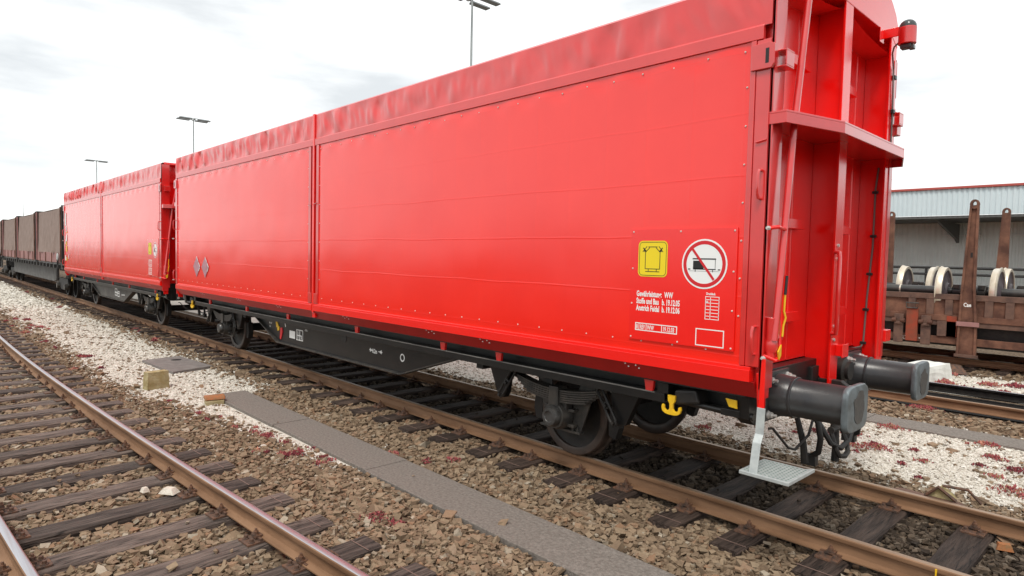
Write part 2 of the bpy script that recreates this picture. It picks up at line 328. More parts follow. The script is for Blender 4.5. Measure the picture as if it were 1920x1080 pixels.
def side(root, LT, sgn, xm, seed, legs, amp):
    xa, xb = -0.50, -LT+0.50
    curtain('side_curtain', root, xa-0.165, xm+0.16, sgn, seed)
    curtain('side_curtain', root, xm-0.16, xb+0.165, sgn, seed+20)
    flap('roof_flap', root, xa-0.02, xm+0.03, sgn, seed, amp*0.85)
    flap('roof_flap', root, xm-0.03, xb+0.02, sgn, seed+40, amp)
    for x1, x2 in ((xa-0.075, xm+0.035), (xm-0.035, xb+0.075)):
        MB().prism([(sgn*1.43, 3.755), (sgn*1.464, 3.755), (sgn*1.464, 3.850), (sgn*1.456, 3.864), (sgn*1.43, 3.864)], 0, x2, x1).build('top_rail', M['flap'], root, bevel=0.003)
        s = MB(); s.box(x2, x1, *sorted((sgn*1.40, sgn*1.478)), 1.228, 1.318)
        s.box(x2, x1, *sorted((sgn*1.40, sgn*1.466)), 1.318, 1.342)
        s.build('sill_rail', M['red'], root, bevel=0.003)
    MB().prism([(sgn*1.42, 1.227), (sgn*1.458, 1.227), (sgn*1.372, 1.098), (sgn*1.335, 1.098)], 0, xb, xa-.05).build('skirt', M['skirt'], root)
    # upright between the two bays
    s = MB(); s.box(xm-0.028, xm+0.028, *sorted((sgn*1.40, sgn*1.470)), 1.20, TOPZ-0.005)
    s.build('middle_post', M['red'], root, bevel=0.004)
    for q in (-1, 1):
        s = MB(); s.box(*sorted((xm+q*0.088, xm+q*0.165)), *sorted((sgn*1.40, sgn*1.464)), 1.345, 3.752)
        s.box(*sorted((xm+q*0.040, xm+q*0.150)), *sorted((sgn*1.464, sgn*1.474)), 1.35, 1.50)
        s.build('curtain_edge_bar', M['redd'], root, bevel=0.003)
        MB().tube([(xm+q*0.03, sgn*1.478, 2.86), (xm+q*0.13, sgn*1.478, 2.875)], 0.007, 6).build('curtain_hook', M['redd'], root)
    MB().box(xm-.05, xm+.04, *sorted((sgn*1.40, sgn*1.45)), 1.12, 1.2).build('post_foot', M['red'], root, bevel=0.01)
    for xe, q in ((xa, -1), (xb, 1)):
        s = MB(); s.box(*sorted((xe+q*0.165, xe+q*0.125)), *sorted((sgn*1.40, sgn*1.466)), 1.345, 3.752)
        s.box(*sorted((xe+q*0.123, xe+q*0.018)), *sorted((sgn*1.38, sgn*1.458)), 1.345, 3.752)
        s.build('corner_bar', M['redd'], root, bevel=0.004)
        MB().box(*sorted((xe+q*0.018, xe-q*0.008)), *sorted((sgn*1.27, sgn*(1.44 if sgn < 0 else 1.335))), 1.18, 4.195).build('corner_seal', M['signblack'] if 0 else M['redd'], root)
        d_handle(root, 'door_handle', xe+q*0.05, sgn, 2.59, 2.80, M['redd']); d_handle(root, 'door_handle', xe+q*0.05, sgn, 1.44, 1.65, M['redd'])
        MB().tube([(xe+q*0.10, sgn*1.47, 3.005), (xe+q*0.02, sgn*1.47, 3.02)], 0.006, 6).build('curtain_hook', M['redd'], root)
        s = MB(); s.prism([(xe+q*.155, 3.53), (xe+q*.155, 3.712), (xe+q*.02, 3.722), (xe-q*.02, 3.70), (xe-q*.02, 3.56), (xe+q*.0, 3.53)], 1, *sorted((sgn*1.455, sgn*1.482)))
        c = s.build('clasp', M['redd'], root, bevel=0.004)
        MB().box(*sorted((xe+q*.045, xe+q*.02)), *sorted((sgn*1.476, sgn*1.4845)), 3.57, 3.675).build('slot', M['signblack'], c)
        s = MB(); s.box(*sorted((xe-q*.002, xe-q*.075)), *sorted((sgn*1.40, sgn*1.27)), 3.66, 3.672); s.box(*sorted((xe-q*.002, xe-q*.075)), *sorted((sgn*1.40, sgn*1.27)), 3.545, 3.557)
        s.box(*sorted((xe-q*.066, xe-q*.075)), *sorted((sgn*1.40, sgn*1.27)), 3.557, 3.66)
        s.build('clasp_keeper', M['redd'], root, bevel=0.003)
    for xl in legs:
        s = MB(); s.prism([(xl-.10, 1.12), (xl+.07, 1.12), (xl+.05, 1.07), (xl+.040, .985), (xl-.030, .985), (xl-.045, 1.07)], 1, *sorted((sgn*1.30, sgn*1.335)))
        lg = s.build('support_leg', M['redd'], root, bevel=0.004)  # the darker red puts the legs' shade into their colour
        b = MB()
        for dx, dz in ((-.17, .075), (-.145, .05), (-.06, .072), (-.035, .048)): rivet(b, xl+dx, sgn*(1.452-(1.227-(1.14+dz))*0.62), 1.14+dz, 0.010, 0.012, sgn)
        b.build('bolt', M['white'], lg)
    # black running bar along the whole side
    x1, x2 = -1.40, -LT+1.40
    s = MB(); s.box(x2, x1, *sorted((sgn*1.24, sgn*1.315)), .972, .984); s.box(x2, x1, *sorted((sgn*1.303, sgn*1.315)), .900, .972); s.box(x2, x1, *sorted((sgn*1.24, sgn*1.303)), .900, .912)
    rb = s.build('running_bar', M['black'], root, bevel=0.003)
    MB().box(x2+.1, x1-.1, *sorted((sgn*1.3155, sgn*1.3185)), .972, .983).build('worn_bright_edge', M['wornshine'], rb)
    for xe, q in ((0, -1), (-LT, 1)):
        s = MB(); s.box(*sorted((xe+q*1.47, xe+q*1.36)), *sorted((sgn*1.20, sgn*1.322)), .985, 1.075)
        s.build('bar_bracket', M['black'], root, bevel=0.004)
        s = MB(); s.tube([(xe+q*1.42, sgn*1.25, .935), (xe+q*.62, sgn*1.27, .920)], 0.028, 10)
        s.build('brake_rod', M['black'], root, smooth=True)
        s = MB(); s.prism([(xe+q*1.30, 1.03), (xe+q*1.10, 1.06), (xe+q*1.06, .95), (xe+q*1.30, .90)], 1, *sorted((sgn*1.05, sgn*1.325)))
        blk = s.build('tie_anchor', M['soot'], root, bevel=0.02)
        hx = xe+q*1.31
        h_ = [(.036, .985), (.033, .935), (.017, .912), (.016, .872), (.030, .852), (.052, .850), (.068, .866), (.070, .892), (.088, .898), (.095, .872), (.086, .842), (.060, .824), (.025, .818)]
        outl = h_+[(-a, b) for a, b in reversed(h_)]
        MB().prism([(hx+a, b) for a, b in outl], 1, *sorted((sgn*1.327, sgn*1.350))).build('tie_hook', M['yell2'], root, bevel=0.002)

def wheel_mb(xw, sgn, r=0.46):
    s = MB()
    # profile across the width: field side at |y| .82, flange at .685
    prof = [(-.060, r-.085), (-.066, r-.06), (-.066, r-.012), (-.055, r-.001), (.045, r+.004), (.052, r+.028), (.064, r+.029), (.072, r+.010), (.072, r-.07), (.060, r-.088)]
    prof = [(-sgn*t, q) for t, q in prof]
    s.lathe(prof+prof[:1], (xw, sgn*.752, r), 1, 48, caps=False)
    return s
def wheel(root, xw, sgn, m_t, m_f):
    r = .46
    w = wheel_mb(xw, sgn).build('wheel', m_t, root, smooth=True)
    d = MB(); d.lathe([(sgn*.03, r-.083), (sgn*.012, r-.20), (sgn*.045, .14), (sgn*.09, .13), (sgn*.09, .06)], (xw, sgn*.752, r), 1, 32, caps=False)
    d.lathe([(-sgn*.02, r-.083), (-sgn*.02, .06)], (xw, sgn*.752, r), 1, 32, caps=False)
    d.build('wheel_disc', m_f, w, smooth=True)
def running_gear(root, xw, LT):
    MB().lathe([(-1.02, .065), (-.80, .075), (-.6, .085), (.6, .085), (.80, .075), (1.02, .065)], (xw, 0, .46), 1, 16).build('axle', M['soot'], root, smooth=True)
    for sgn in (-1, 1):
        wheel(root, xw, sgn, M['tread'], M['soot'])
        # axle guard plates hanging from the sole bar
        s = MB(); s.prism([(xw-.42, .93), (xw-.20, .93), (xw-.14, .62), (xw-.14, .34), (xw-.20, .33), (xw-.30, .55)], 1, *sorted((sgn*.955, sgn*.975)))
        s.prism([(xw+.14, .34), (xw+.14, .62), (xw+.18, .72), (xw+.30, .93), (xw+.47, .93), (xw+.24, .29), (xw+.16, .29)], 1, *sorted((sgn*.955, sgn*.975)))
        s.prism([(xw-.30, .30), (xw+.26, .30), (xw+.26, .325), (xw-.30, .325)], 1, *sorted((sgn*.94, sgn*1.01)))
        g = s.build('axle_guard', M['greyrun'], root, bevel=0.004)
        b = MB()
        for dx in (-.25, -.2, .15, .215): b.lathe([(0, .015), (.03, .015), (.03, .008), (.045, .008)], (xw+dx, sgn*.985, .326), 2, 8)
        b.build('guard_bolt', M['greyrun'], g)
        # axle box
        s = MB(); s.lathe([(0, .155), (sgn*.10, .15), (sgn*.13, .135), (sgn*.15, .135)], (xw, sgn*.98, .475), 1, 28)
        s.box(xw-.13, xw+.13, *sorted((sgn*.98, sgn*1.08)), .44, .62); s.box(xw+.12, xw+.21, *sorted((sgn*.96, sgn*1.05)), .37, .40); s.box(xw+.12, xw+.21, *sorted((sgn*.96, sgn*1.05)), .53, .56); s.box(xw-.2, xw-.12, *sorted((sgn*.96, sgn*1.05)), .40, .56)
        ab = s.build('axle_box', M['greyrun'], root, smooth=True, bevel=0.004)
        s = MB(); s.lathe([(0, .108), (sgn*.045, .108), (sgn*.06, .098), (sgn*.075, .092), (sgn*.078, .06), (sgn*.070, .055), (sgn*.070, 0)], (xw, sgn*1.128, .475), 1, 28)
        s.build('axle_box_cover', M['cap'], ab, smooth=True)
        # leaf spring
        s = MB(); nl = 6
        for k in range(nl):
            hl = .62-.035*max(0, k-1)*1.3-(.02 if k else 0); t = .0175
            def cz(x, k=k): return .755-.0225*k+.16*(abs(x)/.62)**2*.55
            xs = [hl*(-1+2*i/14) for i in range(15)]
            up = [(xw+x, cz(x)) for x in xs]; dn = [(xw+x, cz(x)-t) for x in reversed(xs)]
            s.prism(up+dn, 1, *sorted((sgn*1.01, sgn*1.12)))
        ls = s.build('leaf_spring', M['greyrun'], root)
        s = MB(); s.box(xw-.065, xw+.065, *sorted((sgn*.995, sgn*1.14)), .585, .785); s.box(xw-.05, xw+.05, *sorted((sgn*1.0, sgn*1.11)), .615 if 0 else .62, .63)
        s.build('spring_buckle', M['greyrun'], ls, bevel=0.006)
        for q in (-1, 1):
            a = Vector((xw+q*.60, sgn*1.14, .865)); e = Vector((xw+q*.80, sgn*1.15, .565))
            mid = (a+e)/2; s = MB()
            for p0, p1 in ((a, mid+(e-a)*.02), (mid-(e-a)*.02, e)):
                u = (p1-p0); ln = u.length; u.normalize(); n2 = Vector((-u.z, 0, u.x)); wd = .032
                c = [p0+n2*wd, p0+u*.0-n2*wd, p1-n2*wd, p1+n2*wd]
                c = [p0+n2*wd*.6-u*.02, p0+n2*wd+u*.02, p1+n2*wd-u*.02, p1+n2*wd*.6+u*.02, p1-n2*wd*.6+u*.02, p1-n2*wd-u*.02, p0-n2*wd+u*.02, p0-n2*wd*.6-u*.02, p0+n2*wd*.6-u*.02]
                s.tube(c, .014, 6, caps=False)
            for p0 in (a, mid, e): s.tube([p0+Vector((0, -.035, 0)), p0+Vector((0, .035, 0))], .017, 8)
            s.build('spring_shackle', M['soot'], root, smooth=True)
            s = MB(); s.prism([(xw+q*.70, .93), (xw+q*1.08, .93), (xw+q*.90, .55), (xw+q*.80, .52), (xw+q*.76, .58)], 1, *sorted((sgn*1.02, sgn*1.10)))
            s.build('spring_bracket', M['black'], root, bevel=0.006)
        for q in (-1, 1):
            s = MB(); s.prism([(xw+q*.475, .30), (xw+q*.56, .28), (xw+q*.60, .40), (xw+q*.58, .62), (xw+q*.49, .62), (xw+q*.465, .46)], 1, *sorted((sgn*.70, sgn*.80)))
            s.box(*sorted((xw+q*.52, xw+q*.56)), *sorted((sgn*.73, sgn*.77)), .60, .95)
            s.build('brake_block', M['soot'], root, bevel=0.006)
def underframe(root, LT, fb, wheels, msole):
    """fb: x of the fish belly (top right, bottom right, bottom left, top left)"""
    MB().box(-LT+.66, -.66, -1.36, 1.36, 1.085, 1.13).build('floor', M['soot'], root)
    for sgn in (-1, 1):
        a, b, c, d = fb
        s = MB(); s.prism([(-.66, 1.083), (-.66, .93), (a, .93), (b, .515), (c, .515), (d, .93), (-LT+.66, .93), (-LT+.66, 1.083)], 1, *sorted((sgn*1.13, sgn*1.15)))
        so = s.build('sole_bar', M[msole], root, bevel=0.002)
        s = MB()
        def fl(p, q):
            (x0, z0), (x1, z1) = p, q
            s.prism([(x0, z0), (x1, z1), (x1, z1-.016), (x0, z0-.016)], 1, *sorted((sgn*1.07, sgn*1.205)))
        fl((-.66, .929), (a+.004, .929)); fl((a, .929), (b+.004, .514)); fl((b, .514), (c+.004, .514)); fl((c, .514), (d+.004, .929)); fl((d, .929), (-LT+.66, .929))
        s.build('bottom_flange', M['greyrun'], so)
    for x in [wheels[0]-1.2, (wheels[0]+wheels[1])/2, wheels[1]+1.2, wheels[0]-2.6, wheels[1]+2.6]:
        MB().box(x-.06, x+.06, -1.12, 1.12, .80, 1.08).build('cross_beam', M['soot'], root)
    MB().tube([(wheels[0]-1, .2, .75), (wheels[1]+1, .2, .75)], .035, 8).build('brake_pipe', M['soot'], root)
    MB().lathe([(0, .20), (.5, .20)], ((wheels[0]+wheels[1])/2-.8, .35, .70), 0, 20).build('air_tank', M['soot'], root, smooth=True)
    for xw in wheels: running_gear(root, xw, LT)

def end(root, LT, far, rich):
    X = (lambda p: (-LT-p[0], p[1], p[2])) if far else None
    def B(mb, name, m, par=root, **k): return mb.build(name, m, par, xf=X, **k)
    TZ = 4.40 if rich else 4.20
    s = MB(); s.box(-.775, -.755, -1.375, 1.375, 1.27, TZ+.02)
    ew = B(s, 'end_wall', M['red'])
    for y in (-1.02, -.86, -.42, .36, .52, 1.0):
        B(MB().tube([(-.756, y, 1.28), (-.756, y, TZ)], .009, 6), 'wall_rib', M['red'], ew)
    for z in (3.78, 2.42, 1.62):
        for y0, y1 in ((-1.29, -.30), (.015, .85)):
            B(MB().prism([(y0, z), (y1, z), (y1, z+.012), (y1-.05, z+.085), (y0, z+.085)], 0, -.754, -.690), 'cross_stiffener', M['red'], ew, bevel=0.004)
    # posts
    for yc, hw in ((0.0, .088), (1.25, .086)):
        s = MB(); s.box(-.520, -.500, yc-hw, yc+hw, .985, TZ)
        s.prism([(-.754, TZ), (-.521, TZ), (-.521, .985), (-.754, 1.27)], 1, yc-.012, yc+.012)
        B(s, 'end_post', M['red'], bevel=0.003)
    s = MB(); s.box(-.520, -.500, -1.44, -1.30, 1.10, TZ-.08); s.prism([(-.754, TZ-.08), (-.521, TZ-.08), (-.521, 1.16), (-.754, 1.27)], 1, -1.392, -1.372)
    B(s, 'end_post', M['redd'], bevel=0.003)
    s = MB(); s.prism([(-1.44, 1.30), (-1.30, 1.30), (-1.30, 1.02), (-1.40, 1.02)], 0, -.54, -.521); B(s, 'post_foot', M['red'], bevel=0.004)
    # head board
    arc = [(-1.39, 4.20), (-1.39, 4.25), (1.39, 4.25), (1.39, 4.20)] if not rich else [(-1.39, 4.33), (-1.39, 4.46), (-1.37, 4.56), (-1.30, 4.65), (-1.15, 4.74), (-.8, 4.84), (0, 4.90), (.8, 4.84), (1.12, 4.74), (1.26, 4.65), (1.33, 4.56), (1.345, 4.46), (1.345, 4.33), (1.18, 4.40), (-1.20, 4.40)]
    B(MB().prism(arc, 0, -.775, -.497), 'head_board', M['red'], bevel=0.006)
    # platform
    hexa = [(-.753, -1.445), (-.39, -1.445), (-.225, -.78), (-.235, .78), (-.40, 1.37), (-.753, 1.37)]
    s = MB(); s.prism([(x, y) for x, y in hexa], 2, 3.205, 3.222)
    for i in range(1, 4+0):
        pass
    pts = hexa
    for i in range(5):
        (x0, y0), (x1, y1) = pts[i], pts[i+1]
        d = Vector((x1-x0, y1-y0, 0)).normalized(); nrm = Vector((-d.y, d.x, 0))*.012
        s.add([(x0, y0, 3.13), (x1, y1, 3.13), (x1+nrm.x, y1+nrm.y, 3.13), (x0+nrm.x, y0+nrm.y, 3.13), (x0, y0, 3.205), (x1, y1, 3.205), (x1+nrm.x, y1+nrm.y, 3.205), (x0+nrm.x, y0+nrm.y, 3.205)],
              [(0, 1, 2, 3), (4, 5, 6, 7), (0, 1, 5, 4), (2, 3, 7, 6), (1, 2, 6, 5), (0, 3, 7, 4)])
    B(s, 'end_platform', M['redd'], bevel=0.003)
    br = B(MB().tube([(-.43, -1.05, 4.14), (-.43, -1.225, 3.10), (-.43, -1.40, 1.55)], .026, 10), 'brace_tube', M['redd'], smooth=True)
    B(MB().lathe([(0, .02), (.03, .04), (.07, .035), (.09, .0)], (-.43, -1.045, 4.13), 2, 10), 'tube_cap', M['red'], br, smooth=True)
    # looped handrail with bolts
    hr = B(MB().tube([(-.47, -1.475, 2.375), (-.42, -1.43, 2.385), (-.42, -1.32, 2.37), (-.42, -1.30, 2.33), (-.42, -1.335, 1.48), (-.42, -1.345, 1.425), (-.42, -1.40, 1.405), (-.47, -1.475, 1.44)], .014, 8), 'handrail', M['red'], smooth=True)
    b = MB()
    for z in (2.375, 1.425): b.lathe([(-.04, .009), (-.02, .009), (-.02, .016), (.0, .016)], (-.47, -1.475, z), 1, 8)
    B(b, 'bolt', M['bolt'], hr)
    B(MB().tube([(-.498, -.10, 2.23), (-.455, -.115, 2.225), (-.445, -.13, 2.18), (-.445, -.13, 1.56), (-.455, -.115, 1.515), (-.498, -.10, 1.51)], .018, 8), 'grab_handle', M['redd'], smooth=True)
    b = MB()
    for z in (2.29, 2.17, 1.57, 1.45): b.lathe([(0, .016), (.012, .014)], (-.500, -.03, z), 0, 8)
    B(b, 'handle_bolt', M['bolt'])
    s = MB(); s.box(-.50, -.44, .02, .13, 1.30, 1.40); s.box(-.44, -.43, .0, .15, 1.29, 1.41); B(s, 'lamp_iron', M['red'], bevel=0.004)
    # brake valve and lever on the near corner
    s = MB(); s.lathe([(0, .035), (.30, .035)], (-.46, -1.39, 1.42), 2, 10); s.lathe([(0, .05), (.05, .055), (.10, .05)], (-.46, -1.36, 1.60), 2, 10); s.lathe([(0, .045), (.06, .05), (.11, .04)], (-.46, -1.38, 1.46), 2, 10); s.box(-.50, -.42, -1.37, -1.28, 1.55, 1.66); s.tube([(-.47, -1.33, 1.70), (-.43, -1.38, 1.56)], .03, 8)
    B(s, 'brake_valve', M['redd'], smooth=True, bevel=0.004)
    lv = B(MB().tube([(-.40, -1.315, 1.90), (-.40, -1.325, 1.77), (-.39, -1.315, 1.72), (-.40, -1.325, 1.66), (-.40, -1.335, 1.58)], .0075, 6), 'brake_lever', M['yell2'], smooth=True)
    B(MB().tube([(-.40, -1.300, 2.03), (-.40, -1.315, 1.89)], .011, 8), 'lever_grip', M['signblack'], lv, smooth=True)
    B(MB().prism([(-1.39, 1.47), (-1.34, 1.52), (-1.34, 1.44), (-1.37, 1.41)], 0, -.41, -.40), 'valve_tag', M['yell2'])
    # tail lamp on its bracket
    if rich:
        s = MB(); s.box(-.499, -.345, .835, .85, 4.30, 4.385); s.box(-.499, -.492, .79, .9, 4.27, 4.41); br = B(s, 'lamp_bracket', M['red'], bevel=0.003)
        tl = B(MB().lathe([(4.205, .072), (4.21, .076), (4.355, .076), (4.36, .072)], (-.275, .842, 0), 2, 28), 'tail_lamp', M['redd'], smooth=True)
        B(MB().lathe([(4.360, .073), (4.385, .070), (4.405, .060), (4.422, .042), (4.431, .02), (4.433, 0)], (-.275, .842, 0), 2, 28), 'lamp_dome', M['lampgrey'], tl, smooth=True)
        s = MB(); s.box(-.325, -.235, .80, .885, 4.165, 4.204); s.box(-.255, -.21, .81, .87, 4.15, 4.19); B(s, 'lamp_base', M['lampgrey'], tl, bevel=0.006)
        c1 = B(MB().tube([(-.33, .84, 4.25), (-.40, .90, 4.22), (-.47, 1.10, 4.22), (-.488, 1.22, 4.10), (-.488, 1.255, 3.7), (-.488, 1.255, 3.24)], .008, 6), 'lamp_cable', M['cable'], smooth=True)
        c2 = B(MB().tube([(-.58, 1.222, 3.12), (-.60, 1.225, 2.9), (-.60, 1.225, 2.3), (-.63, 1.225, 1.8), (-.645, 1.225, 1.32), (-.66, 1.21, 1.27), (-.72, 1.05, 1.25), (-.73, .93, 1.22), (-.73, .93, .95)], .009, 6), 'lamp_cable', M['cable'], smooth=True)
        for z in (4.02, 3.68, 3.30):
            B(MB().box(-.500, -.47, 1.225, 1.285, z-.02, z+.02), 'cable_clip', M['clip'], c1, bevel=0.005)
        for x, z in ((-.60, 2.87), (-.60, 2.42), (-.618, 2.03), (-.637, 1.66), (-.647, 1.31)):
            B(MB().box(x-.028, x+.028, 1.208, 1.2375, z-.014, z+.014), 'cable_clip', M['clip'], c2, bevel=0.005)
        B(MB().box(-.75, -.71, .90, .96, 1.14, 1.20), 'cable_gland', M['clip'], c2, bevel=0.005)
        s = MB(); s.box(-.58, -.46, 1.338, 1.46, 3.46, 3.56); B(s, 'clasp_keeper', M['redd'], bevel=0.004)
        B(MB().box(-.58, -.47, 1.338, 1.50, 1.33, 1.45), 'lower_keeper', M['red'], bevel=0.004)
    # headstock, buffers
    s = MB(); s.box(-.76, -.645, -1.20, 1.20, .84, 1.262)
    s.prism([(-1.33, 1.262), (-1.20, 1.262), (-1.20, .84), (-1.30, .90)], 0, -.76, -.645)
    B(s, 'headstock', M['black'], bevel=0.004)
    for y in (-.875, .875):
        s = MB(); s.box(-.644, -.615, y-.21, y+.21, .86, 1.25); s.lathe([(-.615, .175), (-.48, .158), (-.47, .152), (-.06, .150), (-.055, .14)], (0, y, 1.05), 0, 36)
        s.lathe([(-.478, .166), (-.455, .166)], (0, y, 1.05), 0, 36)
        bf = B(s, 'buffer', M['buffer'], smooth=True, bevel=0.004)
        # head: rounded plate, slightly domed
        prof = []
        for k in range(40):
            w = 2*math.pi*k/40; cx_, cz_ = math.cos(w), math.sin(w); n_ = 5.0
            rr = (abs(cx_)**n_+abs(cz_)**n_)**(-1/n_)
            prof.append((cx_*rr*.225, cz_*rr*.175))
        s = MB(); n_ = len(prof); rings = []
        for xx, sc in ((-.058, .70), (-.052, .97), (-.043, 1.0), (-.018, 1.0), (-.008, .965), (-.002, .8), (0.0, .0)):
            rings.append([(xx, y+py*sc, 1.05+pz*sc) for py, pz in prof])
        vs = [p for rg in rings[:-1] for p in rg]+[(0.0, y, 1.05)]
        fs = [(i*n_+k, i*n_+(k+1) % n_, (i+1)*n_+(k+1) % n_, (i+1)*n_+k) for i in range(len(rings)-2) for k in range(n_)]
        top = (len(rings)-2)*n_; fs += [(top+k, top+(k+1) % n_, len(vs)-1) for k in range(n_)]+[tuple(range(n_-1, -1, -1))]
        s.add(vs, fs)
        hd = B(s, 'buffer_head', M['bufhead'], bf, smooth=True)
        gp = []
        for k in range(36):
            w = 2*math.pi*k/36; rr = .50+.16*nz(math.cos(w)*1.6, math.sin(w)*1.6, y*3)+.07*nz(math.cos(w)*5, math.sin(w)*5, y)
            gp.append((y+.225*rr*math.cos(w), 1.05+.175*rr*1.25*math.sin(w)))
        B(MB().prism(gp, 0, -.001, .0025), 'grease_patch', M['grease'], hd)
        b = MB()
        for dy in (-.165, .165):
            for dz in (-.14, .14): b.lathe([(-.615, .032), (-.605, .032), (-.605, .024), (-.578, .024), (-.578, .012), (-.545, .012)], (0, y+dy, 1.05+dz), 0, 8)
        B(b, 'flange_bolt', M['bolt'], bf)
    # draw hook and screw coupling, hoses
    s = MB(); s.box(-.68, -.62, -.16, .16, .90, 1.20); s.prism([(-.62, 1.09), (-.42, 1.09), (-.34, 1.03), (-.33, .95), (-.37, .90), (-.40, .93), (-.40, 1.0), (-.46, 1.02), (-.62, .99)], 1, -.035, .035)
    B(s, 'draw_hook', M['soot'], bevel=0.006)
    s = MB(); s.tube([(-.45, -.09, .98), (-.44, -.10, .75), (-.45, -.10, .66)], .022, 8); s.tube([(-.45, .09, .98), (-.44, .10, .75), (-.45, .10, .66)], .022, 8)
    s.tube([(-.45, -.14, .66), (-.45, .14, .66)], .03, 8); s.tube([(-.45, 0, .66), (-.45, .0, .36)], .024, 8, r2=.036); s.tube([(-.45, -.12, .64), (-.40, -.13, .50), (-.38, -.10, .44), (-.37, 0, .42), (-.38, .10, .44), (-.40, .13, .52), (-.45, .12, .64)], .022, 8)
    B(s, 'screw_coupling', M['soot'], smooth=True)
    for y, z1 in ((-.52, .47), (.42, .5)):
        s = MB(); s.tube([(-.62, y, .92), (-.50, y, .90), (-.42, y, .80), (-.40, y+.02, .66), (-.42, y+.04, .54), (-.50, y+.06, z1)], .026, 8); s.box(-.56, -.44, y+.03, y+.10, z1-.06, z1+.03)
        B(s, 'air_hose', M['signblack'], smooth=True, bevel=0.004)
    B(MB().tube([(-.60, -.30, .86), (-.50, -.28, .74), (-.42, -.20, .56), (-.40, -.02, .49), (-.40, .18, .53), (-.42, .34, .66), (-.52, .44, .82)], .024, 8), 'air_hose', M['signblack'], smooth=True)
    B(MB().lathe([(-.62, .11), (-.52, .115), (-.50, .085), (-.47, .085), (-.47, .05)], (0, .36, 1.13), 0, 18), 'hose_coupling', M['soot'], smooth=True)
    B(MB().tube([(-.60, -1.05, .80), (-.58, -1.02, .80), (-.50, -.90, .64), (-.47, -.84, .62), (-.46, -.6, .70), (-.50, -.40, .82)], .011, 6), 'coupling_rod', M['soot'], smooth=True)
    B(MB().tube([(-.56, -.62, .86), (-.50, -.60, .62), (-.49, -.58, .46)], .022, 8, r2=.034), 'cock_handle', M['soot'], smooth=True)
    if rich:
        # shunter's step
        B(MB().prism([(-.475, 1.42), (-.445, 1.42), (-.445, 1.06), (-.46, 1.02), (-.49, 1.02), (-.485, 1.08)], 1, -1.50, -1.485), 'step_hanger', M['red'], bevel=0.003)
        s = MB()
        for (y0, z0), (y1, z1) in (((-1.495, 1.06), (-1.508, .87)), ((-1.508, .87), (-1.545, .81)), ((-1.545, .81), (-1.585, .60))):
            s.add([(-.492, y0, z0), (-.430, y0, z0), (-.430, y1, z1), (-.492, y1, z1), (-.492, y0-.010, z0), (-.430, y0-.010, z0), (-.430, y1-.010, z1), (-.492, y1-.010, z1)],
                  [(0, 1, 2, 3), (4, 5, 6, 7), (0, 1, 5, 4), (2, 3, 7, 6), (1, 2, 6, 5), (0, 3, 7, 4)])
        B(s, 'step_arm', M['galv'], bevel=0.002)
        s = MB(); px0, px1, py0, py1 = -.56, -.195, -1.61, -1.205
        s.prism([(px0, py0), (px1-.0, py0), (px1, py1+.06), (px1-.05, py1), (px0, py1)], 2, .572, .60)
        st = B(s, 'step_plate', M['galv'], bevel=0.004)
        d = MB()
        for i in range(11):
            for j in range(10):
                x = px0+.03+(px1-px0-.06)*i/10; y = py0+.03+(py1-py0-.07)*j/9
                d.lathe([(0, .0085), (.003, .008)], (x, y, .6005), 2, 6)
        B(d, 'step_perforation', M['stepgap'], st); tag(bpy.data.objects[st.name].children[0], kind='stuff')
        B(MB().prism([(-.83, 1.045), (-.735, 1.04), (-.73, .975), (-.80, .982)], 1, -1.335, -1.32), 'label_plate', M['yell2'], bevel=0.003)
        s = MB(); s.box(-.88, -.72, -1.31, -1.20, .90, .955); B(s, 'plate_holder', M['black'], bevel=0.004)
# ------------------------------------------------------------------ signs and lettering on the near side
SY = -1.4635
def rrect(cx, cz, w, h, r, n=5):
    p = []
    for sx, sz, a0 in ((1, 1, 0), (-1, 1, 90), (-1, -1, 180), (1, -1, 270)):
        for k in range(n+1):
            a = R(a0+90*k/n); p.append((cx+sx*(w/2-r)+r*math.cos(a), cz+sz*(h/2-r)+r*math.sin(a)))
    return p
def ring(mb, outer, inner, y, h):
    n = len(outer); vs = [(x, y, z) for x, z in outer]+[(x, y, z) for x, z in inner]+[(x, y-h, z) for x, z in outer]+[(x, y-h, z) for x, z in inner]
    fs = []
    for k in range(n):
        j = (k+1) % n
        fs += [(2*n+k, 2*n+j, 3*n+j, 3*n+k), (k, j, 2*n+j, 2*n+k), (n+k, n+j, 3*n+j, 3*n+k), (k, j, n+j, n+k)]
    mb.add(vs, fs)
def circ(cx, cz, r, n=40): return [(cx+r*math.cos(2*math.pi*k/n), cz+r*math.sin(2*math.pi*k/n)) for k in range(n)]
def line(mb, p, q, w, y, h=.0008):
    (x0, z0), (x1, z1) = p, q; d = Vector((x1-x0, z1-z0)).normalized()*w/2
    mb.prism([(x0-d.y, z0+d.x), (x1-d.y, z1+d.x), (x1+d.y, z1-d.x), (x0+d.y, z0-d.x)], 1, y, y-h)
def frame(mb, x0, x1, z0, z1, w, y, h=.0008):
    ring(mb, [(x0, z0), (x1, z0), (x1, z1), (x0, z1)], [(x0+w, z0+w), (x1-w, z0+w), (x1-w, z1-w), (x0+w, z1-w)], y, h)
